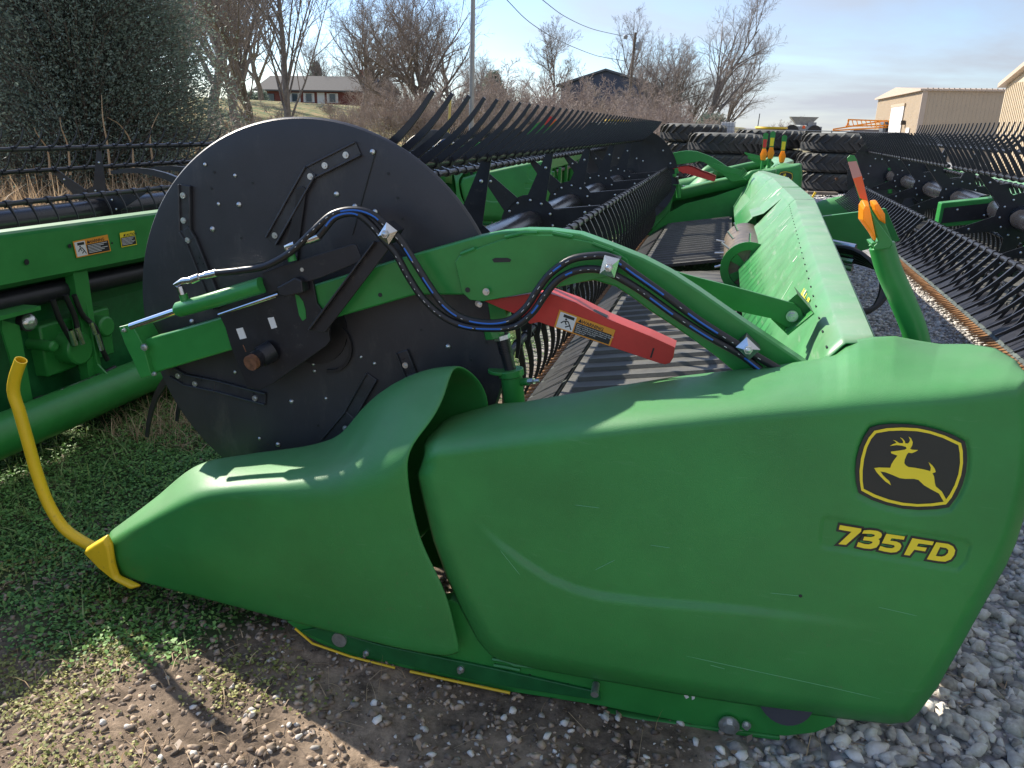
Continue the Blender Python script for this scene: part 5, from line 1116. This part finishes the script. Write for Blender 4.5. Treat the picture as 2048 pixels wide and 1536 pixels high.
# evergreens
def evergreen(seed, H, Rr, n, leaf=(0.05, 0.11), m=None, name='evergreen_tree', lab='', power=0.8):
    rr = np.random.default_rng(seed); e = empty(name, (0, 0, 0), lab, 'tree'); tr = MB(); tr.tube([(0, 0, -0.1), (0.1, 0, H*0.3), (0, 0.05, H*0.7), (0, 0, H*0.97)], [0.16, 0.13, 0.07, 0.02], 8)
    P_, D_ = [], []
    nb = int(n/70)
    for k in range(nb):
        z = H*(0.04+0.93*rr.random()**0.9); R0 = Rr*(1-(z/H))**power*(0.75+0.45*rr.random())+0.12; a = rr.random()*6.283; el = rr.uniform(0.05, 0.75)
        d = np.array([math.cos(a)*math.cos(el), math.sin(a)*math.cos(el), math.sin(el)]); L = R0; b0 = np.array([0, 0, max(0.1, z-0.25*R0)])
        tr.tube([b0, b0+d*L*0.9], [0.022, 0.004], 3, caps=False)
        m_ = 70; t = rr.random(m_)**0.6; q = b0+d*L*t[:, None]+rr.normal(0, 1, (m_, 3))*np.array([0.16, 0.16, 0.13])*(0.3+t[:, None])*min(1.3, 0.5+L*0.3); P_.append(q); D_.append(np.tile(d, (m_, 1)))
    p = np.concatenate(P_); d = np.concatenate(D_)+rr.normal(0, 0.55, (len(p), 3)); d /= np.linalg.norm(d, axis=1)[:, None]
    w = np.cross(d, rr.normal(0, 1, (len(p), 3))); w /= np.linalg.norm(w, axis=1)[:, None]; Lf = rr.uniform(*leaf, len(p))[:, None]
    V = np.stack([p-w*Lf*0.16, p+w*Lf*0.16, p+d*Lf+w*Lf*0.05, p+d*Lf*0.5-w*Lf*0.3], 1).reshape(-1, 3)
    tr.build('trunk', BARK, e); o = bulk('crown', V, np.arange(4*len(p)).reshape(-1, 4), m); o.parent = e; return e
JUN = leaf_mat('juniper_foliage', (0.13, 0.18, 0.15), (0.27, 0.34, 0.27), 0.35)
E1 = evergreen(3, 8.5, 2.75, 380000, (0.03, 0.065), m=JUN, lab='big dark evergreen tree filling the upper left corner', power=0.62); place(E1, 175, 12.5, 1.0)
E2 = evergreen(4, 7.0, 2.4, 160000, (0.035, 0.08), m=JUN, lab='evergreen tree at the left edge, behind the big dark one', power=0.6); place(E2, 20, 15.5, 1.1)
E3 = evergreen(5, 6.0, 1.9, 14000, (0.12, 0.25), JUN, lab='small dark evergreen behind the brick house chimney side', power=0.8); place(E3, 640, 112, 1.1)
E4 = evergreen(6, 5.0, 1.9, 12000, (0.10, 0.22), JUN, lab='dark cedar low in the thicket right of the steel pole', power=0.7); place(E4, 985, 62, 1.0)
E5 = evergreen(8, 2.6, 1.7, 9000, (0.10, 0.2), JUN, 'evergreen_bush', lab='low dark evergreen bush at the right end of the thicket', power=0.4); place(E5, 1418, 60, 1.0)
# saplings in front of the evergreen, dry reeds and grass
for k, pl in enumerate(([(215,290),(206,240),(203,190)], [(262,285),(240,250),(215,235)], [(300,270),(310,240),(318,225)], [(135,290),(122,255),(120,235)], [(95,300),(75,270),(68,255)])):
    m = MB(); m.tube(crom([tuple(PX(a, b, -8.2-0.3*k)) for a, b in [(pl[0][0]+6, pl[0][1]+60)]+pl], 12), [0.018*(1-0.07*i) for i in range(12)], 6)
    o = m.build('dry_stalk', DRYB, None); tag(o, 'thin pale dead stalk standing up in front of the dark evergreen', 'plant', 'dead stalks by the evergreen')
x, y = scatter(34000, -16, -6.9, 3.0, 17, lambda x, y: 0.25+0.75*vnoise(x, y, 1.3, 31))
tag(blades('tall_dry_grass', x, y, gz(x, y), rng.uniform(0.45, 1.15, len(x)), rng.uniform(0.003, 0.008, len(x)), DRYB, 0.55), kind='stuff')
x, y = scatter(9000, -30, -8, 14, 30, lambda x, y: 0.3+0.7*vnoise(x, y, 1.7, 33))
tag(blades('rough_grass', x, y, gz(x, y), rng.uniform(0.3, 0.9, len(x)), rng.uniform(0.006, 0.014, len(x)), DRYB, 0.5), kind='stuff')

# ================================================================ buildings
BRK = mat('red_brick', (0.17, 0.055, 0.045), 0.9, var=0.25, vscale=4); ROOF = mat('asphalt_shingle', (0.085, 0.083, 0.082), 0.9, var=0.2, vscale=3); GLS = mat('window_glass', (0.05, 0.07, 0.09), 0.1)
TRM = mat('white_trim', (0.62, 0.62, 0.60), 0.6)
def bx(lo, hi, name, m, par, **k): return MB().box(lo, hi).build(name, m, par, local=True, **k)
YH = 95.0; xa, xb = P(518, 200, YH)[0], P(742, 200, YH)[0]; zb = float(hgt(np.array(xa), np.array(YH)))-0.9; ze = P(620, 180, YH)[2]; zr = P(620, 152, YH+4)[2]
HS = empty('brick_house', (xa, YH, zb), 'single storey red brick house with grey shingle roof on the rise', 'house'); W = xb-xa; He = ze-zb; Hr = zr-zb
bx((0, 0, 0), (W, 8, He), 'wall', BRK, HS)
m = MB(); m.prism([(-0.5, -0.6, He-0.02), (-0.5, 4, Hr), (-0.5, 8.6, He-0.02), (-0.5, 8.6, He-0.2), (-0.5, -0.6, He-0.2)], (W+1.0, 0, 0)); rfh = m.build('roof', ROOF, HS, local=True)
cxh = P(727, 150, YH+3)[0]-xa; bx((cxh-0.6, 3, Hr-1.2), (cxh+0.6, 4.2, Hr+0.75), 'chimney', BRK, rfh)
for px in (590, 618, 665):
    xw = P(px, 190, YH)[0]-xa; zw = He-0.35; w = bx((xw-0.45, -0.06, zw-1.1), (xw+0.45, -0.01, zw), 'window', TRM, HS); bx((xw-0.38, -0.09, zw-1.03), (xw+0.38, -0.065, zw-0.07), 'pane', GLS, w)
    for s_ in (-1, 1): bx((xw+s_*0.62-0.13, -0.07, zw-1.1), (xw+s_*0.62+0.13, -0.015, zw), 'shutter', TRM, HS)
xw = P(642, 190, YH)[0]-xa; d_ = bx((xw-0.5, -0.07, He-2.4), (xw+0.5, -0.01, He-0.3), 'door', TRM, HS)
bx((0.5, -0.07, He-1.6), (2.2, -0.01, He-0.5), 'window', GLS, HS)
# hedge balls by the house
for k, px in enumerate((507, 528)):
    e = evergreen(20+k, 1.5, 1.0, 4200, (0.08, 0.16), JUN, 'hedge_bush', lab=('round clipped bush', 'smaller clipped bush')[k]+' at the left corner of the brick house', power=0.3); place(e, px, 90, 1.0)
NAVY = mat('navy_metal_siding', (0.05, 0.065, 0.11), 0.5, var=0.1)
YB = 88.0; g_ = [P(1121, 195, YB), P(1122, 172, YB), P(1212, 142, YB), P(1290, 166, YB), P(1292, 195, YB)]; x0 = g_[0][0]; x1 = g_[3][0]; zq = g_[1][2]; zt = g_[2][2]; xm = g_[2][0]
BN = empty('dark_barn', (x0, YB, 0), 'dark navy metal barn with a low gable behind the thicket', 'barn')
m = MB(); m.prism([(0, 0, -0.2), (0, 0, zq), (xm-x0, 0, zt), (x1-x0, 0, g_[3][2]), (x1-x0, 0, -0.2)], (0, 22, 0)); m.build('wall', NAVY, BN, local=True)
m = MB(); m.prism([(-0.5, -0.3, zq-0.1), (-0.5, -0.3, zq+0.12), (xm-x0, -0.3, zt+0.24), (x1-x0+0.5, -0.3, g_[3][2]+0.08), (x1-x0+0.5, -0.3, g_[3][2]-0.12), (xm-x0, -0.3, zt+0.03)], (0, 22.6, 0)); m.build('roof', mat('barn_roof', (0.09, 0.10, 0.12), 0.45), BN, local=True)
TAN = mat('tan_metal_siding', (0.46, 0.365, 0.255), 0.55, var=0.05, vscale=1); TAN2 = mat('light_tan_siding', (0.58, 0.48, 0.34), 0.55, var=0.05, vscale=1); TRB = mat('beige_trim', (0.50, 0.40, 0.31), 0.5)
def ribs(mb, p0, p1, z0, z1, n, out):
    p0 = np.array(p0, float); p1 = np.array(p1, float); o = np.array(out, float); d = (p1-p0)/n
    for i in range(n):
        a = p0+d*(i+0.35); b = p0+d*(i+0.6); mb.prism([a+[0, 0, z0], b+[0, 0, z0], b+[0, 0, z1], a+[0, 0, z1]], o)
SHOP = empty('tan_shed', (12.2, 60, 0), 'tan metal building with a white roll door, furthest right in the background', 'building')
m = MB(); m.box((0, 0, -0.1), (22, 17, 4.42)); ribs(m, (0.1, 0, 0), (21.9, 0, 0), 0, 4.38, 90, (0, -0.015, 0)); ribs(m, (0, 16.9, 0), (0, 0.1, 0), 0, 4.38, 60, (-0.015, 0, 0)); m.build('wall', TAN, SHOP, local=True)
m = MB(); m.prism([(-0.25, -0.2, 4.40), (-0.25, -0.2, 4.52), (-0.25, 8.5, 5.0), (-0.25, 17.2, 4.52), (-0.25, 17.2, 4.40)], (22.5, 0, 0)); ribs(m, (0, -0.21, 0), (22, -0.21, 0), 4.42, 4.58, 70, (0, -0.05, 0)); m.build('roof', TRB, SHOP, local=True)
bx((-0.07, -0.07, 0), (0.25, 0.12, 4.4), 'corner_trim', TRB, SHOP)
bx((-0.09, 5.2, 0), (-0.045, 9.8, 3.6), 'roll_door', WH, SHOP); bx((-0.12, 5.0, 3.6), (-0.045, 10.0, 3.8), 'door_lintel', TAN, SHOP); bx((-0.09, 2.2, 0), (-0.045, 3.2, 2.1), 'side_door', WH, SHOP); bx((-0.3, 4.0, 2.3), (-0.05, 4.3, 2.6), 'wall_lamp', BP, SHOP)
w = bx((12.3, -0.09, 1.0), (15.1, -0.05, 2.1), 'window', TRB, SHOP); bx((12.4, -0.11, 1.1), (13.6, -0.095, 2.0), 'pane', GLS, w); bx((13.8, -0.11, 1.1), (15.0, -0.095, 2.0), 'pane', GLS, w)
S2B = empty('light_tan_barn', (13.0, 30, 0), 'lighter tan gabled metal building cut off by the right edge', 'building')
m = MB(); m.prism([(0, 0, -0.1), (0, 16, -0.1), (0, 16, 4.0), (0, 8, 5.9), (0, 0, 4.0)], (14, 0, 0)); ribs(m, (0, 15.9, 0), (0, 8, 0), 0, 4.1, 30, (-0.04, 0, 0)); m.build('wall', TAN2, S2B, local=True)
m = MB(); m.prism([(-0.3, -0.3, 3.95), (-0.3, 8, 5.93), (-0.3, 16.3, 3.95), (-0.3, 16.3, 4.15), (-0.3, 8, 6.15), (-0.3, -0.3, 4.15)], (14.6, 0, 0)); m.build('roof', TRB, S2B, local=True)

# ================================================================ tires
def tire_meshes():
    n = 72; prof = [(0.46, 0.06), (0.50, 0.02), (0.70, 0.005), (0.86, 0.03), (0.92, 0.09), (0.93, 0.27), (0.92, 0.45), (0.86, 0.51), (0.70, 0.535), (0.50, 0.52), (0.46, 0.48)]
    m = MB(); vs = []
    for r, z in prof: vs += [(r*math.cos(2*math.pi*j/n), r*math.sin(2*math.pi*j/n), z) for j in range(n)]
    m.add(vs, [(i*n+j, i*n+(j+1) % n, (i+1)*n+(j+1) % n, (i+1)*n+j) for i in range(len(prof)-1) for j in range(n)])
    for s_ in (0, 1):
        for k in range(22):
            a0 = 2*math.pi*(k+0.5*s_)/22; pts = []
            for t, z in ((0, 0.275), (0.06, 0.20), (0.13, 0.10), (0.19, 0.03)):
                a = a0+t*1.5; zz_ = z if s_ == 0 else 0.54-z; pts.append((a, zz_))
            for (a, za), (b, zb_) in zip(pts[:-1], pts[1:]):
                w = 0.035; r1 = 0.99 if abs(za-0.27) < 0.2 else 0.975; q = lambda r, a_, z_: (r*math.cos(a_), r*math.sin(a_), z_)
                r2 = 0.99 if abs(zb_-0.27) < 0.2 else 0.94
                vs = [q(0.90, a-w, za), q(0.90, a+w, za), q(0.86, b+w, zb_), q(0.86, b-w, zb_), q(r1, a-w*0.7, za), q(r1, a+w*0.7, za), q(r2, b+w*0.7, zb_), q(r2, b-w*0.7, zb_)]
                m.add(vs, [(3,2,1,0),(4,5,6,7),(0,1,5,4),(1,2,6,5),(2,3,7,6),(3,0,4,7)])
    rim = MB(); pr = [(0.455, 0.05), (0.47, 0.09), (0.40, 0.12), (0.38, 0.26), (0.12, 0.30), (0.10, 0.27)]; vs = []
    for r, z in pr+[(0.10, 0.24), (0.36, 0.22), (0.38, 0.40), (0.47, 0.45), (0.455, 0.50)]: vs += [(r*math.cos(2*math.pi*j/36), r*math.sin(2*math.pi*j/36), z) for j in range(36)]
    rim.add(vs, [(i*36+j, i*36+(j+1) % 36, (i+1)*36+(j+1) % 36, (i+1)*36+j) for i in range(10) for j in range(36)])
    return m, rim
tm, rmb = tire_meshes(); tire_me = tm.build('tire', TIRE, smooth=True).data; rim_me = rmb.build('rim', YRIM, smooth=True).data
for o in [o for o in bpy.data.objects if o.data in (tire_me, rim_me)]: bpy.data.objects.remove(o)
pos = ['bottom', 'middle', 'top', 'uppermost']
def stack(px, Y, n, s, rim, where, z0=0.0, h=0.54, X=None):
    x = P(px, 300, Y)[0] if X is None else X
    for k in range(n):
        e = empty('tractor_tire', (x+rs.uniform(-.06, .06), Y+rs.uniform(-.06, .06), z0+k*h*s), '%s big black tractor tire of the stack %s' % (pos[k if n > 1 else 2], where), 'tire', 'stacked tractor tires')
        e.scale = (s, s, s); e.rotation_euler.z = rs.random()*6; a = bpy.data.objects.new('tire', tire_me); col.objects.link(a); a.parent = e
        if rim and k >= n-1:
            b = bpy.data.objects.new('rim', rim_me); col.objects.link(b); b.parent = e; b.location.z = 0.12
stack(1672, 25.7, 3, 1.02, False, 'right of the hood end'); stack(1450, 22.8, 3, 0.98, False, 'just behind the far reel arm'); stack(1540, 27.2, 3, 1.05, True, 'with a yellow rim behind the short header')
stack(1385, 29.5, 3, 1.15, False, 'rising highest behind the far disc', h=0.53); stack(1232, 31.5, 3, 1.15, True, 'with a yellow rim behind the reel tines', h=0.53)

# ================================================================ poles, wires, fences, machines
GALV = mat('galvanised_pole', (0.33, 0.34, 0.35), 0.5, metal=0.3, var=0.12, vscale=3); WOODP = mat('weathered_wood', (0.15, 0.12, 0.095), 0.9, var=0.3, vscale=6)
def base(px, Y): x = P(px, 300, Y)[0]; return np.array([x, Y, float(hgt(np.array(x), np.array(Y)))])
b = base(942, 34); m = MB(); m.tube([b-[0, 0, 0.2], b+[0.06, 0, 9.5]], [0.115, 0.085], 14); tag(m.build('steel_pole', GALV, smooth=True), 'plain grey steel pole rising out of the top of the view', 'pole')
b = base(1249, 72); UPo = empty('utility_pole', tuple(b), 'dark wooden utility pole with a lamp arm and transformer by the barn', 'utility pole'); zt_ = P(1254, 65, 72)[2]-b[2]
m = MB(); m.tube([(0, 0, -0.2), (0.28, 0, zt_)], [0.17, 0.11], 10); m.build('pole', WOODP, UPo, smooth=True, local=True)
m = MB(); m.cyl((0.65, 0, zt_-1.35), (0.65, 0, zt_-0.75), 0.24, 14); m.cyl((0.65, 0, zt_-0.75), (0.65, 0, zt_-0.45), 0.05, 8); m.box((0.25, -0.05, zt_-1.1), (0.5, 0.05, zt_-0.95)); m.build('transformer', GALV, UPo, smooth=True, local=True)
m = MB(); m.tube([(0.27, 0, zt_-0.2), (-0.2, 0, zt_-0.12), (-0.5, 0, zt_-0.2)], 0.04, 6); m.tube([(-0.5, 0, zt_-0.15), (-0.52, 0, zt_-0.3), (-0.55, 0, zt_-0.5)], [0.08, 0.2, 0.16], 10); m.build('yard_lamp', GALV, UPo, smooth=True, local=True)
for pl, lab in (([(1010, -4, 42), (1060, 45, 50), (1120, 82, 58), (1195, 112, 70), (1251, 122, 72)], 'lower sagging overhead wire running to the utility pole'), ([(1080, -4, 44), (1130, 33, 54), (1185, 58, 64), (1245, 72, 71.8)], 'upper sagging overhead wire running to the utility pole')):
    m = MB(); m.tube(crom([tuple(P(*q)) for q in pl], 24), 0.022, 5); tag(m.build('overhead_wire', BP), lab, 'wire')
b1 = P(922, -2, 33); m = MB(); m.tube([P(928, -2, 33.9), P(925, 20, 33.9), P(917, 60, 33)], 0.015, 5); tag(m.build('guy_wire', BP), 'short cable with insulator beside the steel pole', 'wire')
for k, (px, Y, h, w) in enumerate(((456, 24, 1.5, 0.06), (537, 27, 1.0, 0.05), (620, 29, 0.9, 0.05), (761, 31, 1.3, 0.05), (395, 23, 1.0, 0.05))):
    b = base(px, Y); m = MB(); m.tube([b-[0, 0, 0.1], b+[0.02, 0, h*0.5], b+[0, 0.02, h]], [w, w*0.95, w*0.85], 8); tag(m.build('fence_post', mat('post_wood', (0.34, 0.25, 0.17), 0.9, var=0.3, vscale=8), smooth=True), ('tall wooden fence post left of the twin stemmed tree', 'low wooden post left of the tall dark tree', 'low wooden post right of the tall dark tree', 'wooden post below the house chimney', 'low wooden post at the edge of the evergreen')[k], 'post', 'wooden fence posts')
b = base(893, 30); tq = P(901, 191, 30); m = MB(); m.tube([b, tq], 0.05, 8); tag(m.build('yellow_stake', mat('stake_yellow', (0.62, 0.50, 0.16), 0.7), smooth=True), 'leaning pale yellow stake left of the steel pole', 'stake')
b = base(1651, 22.9); m = MB(); m.box((-0.4, -0.15, 0.02), (0.42, 0.12, 0.10)); m.box((-0.35, 0.14, 0.02), (0.30, 0.24, 0.08)); o = m.build('wood_plank', WOODP, bevel=0.01); o.location = b+np.array([0.1, 0.6, 0.02]); o.rotation_euler.z = 0.2; tag(o, 'weathered grey plank lying on gravel below the right tire stack', 'plank')
m = MB(); a = P(1623, 398, 20); m.tube([a, P(1631, 384, 20)], 0.025, 8); tag(m.build('yellow_peg', YP), 'short yellow peg sticking up by the hood', 'peg')
# pipe fence on the horizon
FN = empty('pipe_fence', (8, 62, 0), 'thin pipe fence along the horizon left of the tan shed', 'fence'); 
for k, z in enumerate((1.75, 1.25)): m = MB(); m.cyl((-9.2, 0, z), (5.4, 0, z), 0.035, 6); m.build('rail', GALV, FN, local=True)
for k in range(8): m = MB(); m.cyl((-9.2+k*2.08, 0, 0), (-9.2+k*2.08, 0, 1.8), 0.05, 6); m.build('fence_post', GALV, FN, local=True)
b = base(1508, 55); m = MB(); m.tube([b, [b[0]+0.1, 55, P(1508, 227, 55)[2]]], 0.03, 6); tag(m.build('antenna_mast', BP), 'thin dark mast above the yellow rimmed tire', 'mast')
CG = empty('cage_tank', tuple(base(1451, 32)), 'white caged liquid tank behind the tires at the end of the thicket', 'tank'); ztk = P(1451, 243, 32)[2]
m = MB(); m.box((-0.24, -0.24, ztk-0.62), (0.24, 0.24, ztk-0.03)); m.box((-0.25, -0.25, 0), (0.25, 0.25, ztk-0.66)); m.build('tank', mat('tank_white', (0.6, 0.6, 0.6), 0.4), CG, local=True, bevel=0.02)
m = MB()
for k in range(6): m.box((-0.27+k*0.104, -0.27, ztk-0.65), (-0.258+k*0.104, -0.255, ztk)); 
for k in range(5): m.box((-0.27, -0.27, ztk-0.65+k*0.155), (0.27, -0.255, ztk-0.635+k*0.155))
m.build('cage', GALV, CG, local=True)
# spreader
c = P(1607, 240, 66); SPd = empty('hopper_spreader', (c[0], 66, 0), 'grey hopper spreader truck standing on the horizon', 'spreader'); zt2 = P(1607, 234, 66)[2]; zb2 = P(1607, 250, 66)[2]; zc2 = P(1607, 263, 66)[2]
m = MB(); T_ = [(-1.0, -0.8), (1.0, -0.8), (1.0, 0.9), (-1.0, 0.9)]; m.add([(x, y, zt2) for x, y in T_]+[(x*0.5, y*0.6, zb2) for x, y in T_]+[(x*0.92, y*0.9, zt2-0.05) for x, y in T_], [(4,5,1,0),(5,6,2,1),(6,7,3,2),(7,4,0,3),(7,6,5,4),(8,9,10,11)]); m.build('hopper', mat('spreader_grey', (0.36, 0.37, 0.38), 0.5, var=0.2), SPd, local=True)
m = MB(); m.box((-1.05, -0.8, zb2-0.35), (1.3, 0.9, zb2-0.1)); m.box((0.3, -0.6, zb2-0.1), (0.9, 0.6, zb2+0.2)); m.build('chassis', GALV, SPd, local=True)
for s_ in (-0.8, 0.8): m = MB(); m.cyl((s_, -0.9, zb2-0.5), (s_, 0.9, zb2-0.5), 0.5, 18); m.build('wheel', TIRE, SPd, local=True, smooth=True)
bx((-0.08, -0.86, zb2-0.25), (0.12, -0.81, zb2-0.05), 'warning_light', ORF, SPd)
# orange boom sprayer
OR = mat('orange_boom', (0.75, 0.27, 0.02), 0.45); c = P(1735, 250, 70); SPR = empty('boom_sprayer', (c[0], 70, 0), 'orange folded boom sprayer beside the tan shed', 'sprayer'); zt3 = P(1735, 240, 70)[2]
m = MB()
for (x0_, z0_, x1_, z1_) in ((-2.5, -0.75, 1.4, 0.0), (-1.5, 0.0, 2.0, -0.05), (-2.5, -0.85, 1.5, -0.5), (-1.6, -0.5, 1.8, -0.35), (-1.4, 0.0, -1.5, -0.6)): m.cyl((x0_, 0, zt3+z0_), (x1_, 0.2, zt3+z1_), 0.06, 6)
for k in range(10): x_ = -1.5+k*0.33; m.cyl((x_, 0, zt3-0.05), (x_+0.2, 0.1, zt3-0.5), 0.035, 5)
m.build('boom', OR, SPR, local=True)
m = MB(); m.box((-0.9, 0.5, zt3-1.5), (1.0, 2.2, zt3-0.7)); m.box((1.2, 0.3, zt3-1.3), (2.3, 2.2, zt3-0.1)); m.build('body', mat('sprayer_body', (0.10, 0.11, 0.13), 0.4), SPR, local=True, bevel=0.05)
bx((1.3, 0.26, zt3-0.9), (2.2, 0.29, zt3-0.2), 'cab_glass', GLS, SPR)
for s_ in (-1.0, 1.8): m = MB(); m.cyl((s_, 0.3, 0.9), (s_, 0.8, 0.9), 0.9, 20); m.build('wheel', TIRE, SPR, local=True, smooth=True)
# low far hedgerow
for k, px in enumerate((1590, 1800, 1560)):
    c_ = copy_tree(S1); place(c_, px, 120+10*k, 1.2, k, dz=-1.0); c_['label'] = ('hazy little bush on the horizon beside the spreader', 'hazy little bush on the horizon behind the shed', 'hazy little bush on the horizon left of the spreader')[k]; c_['group'] = 'far bushes on the horizon'
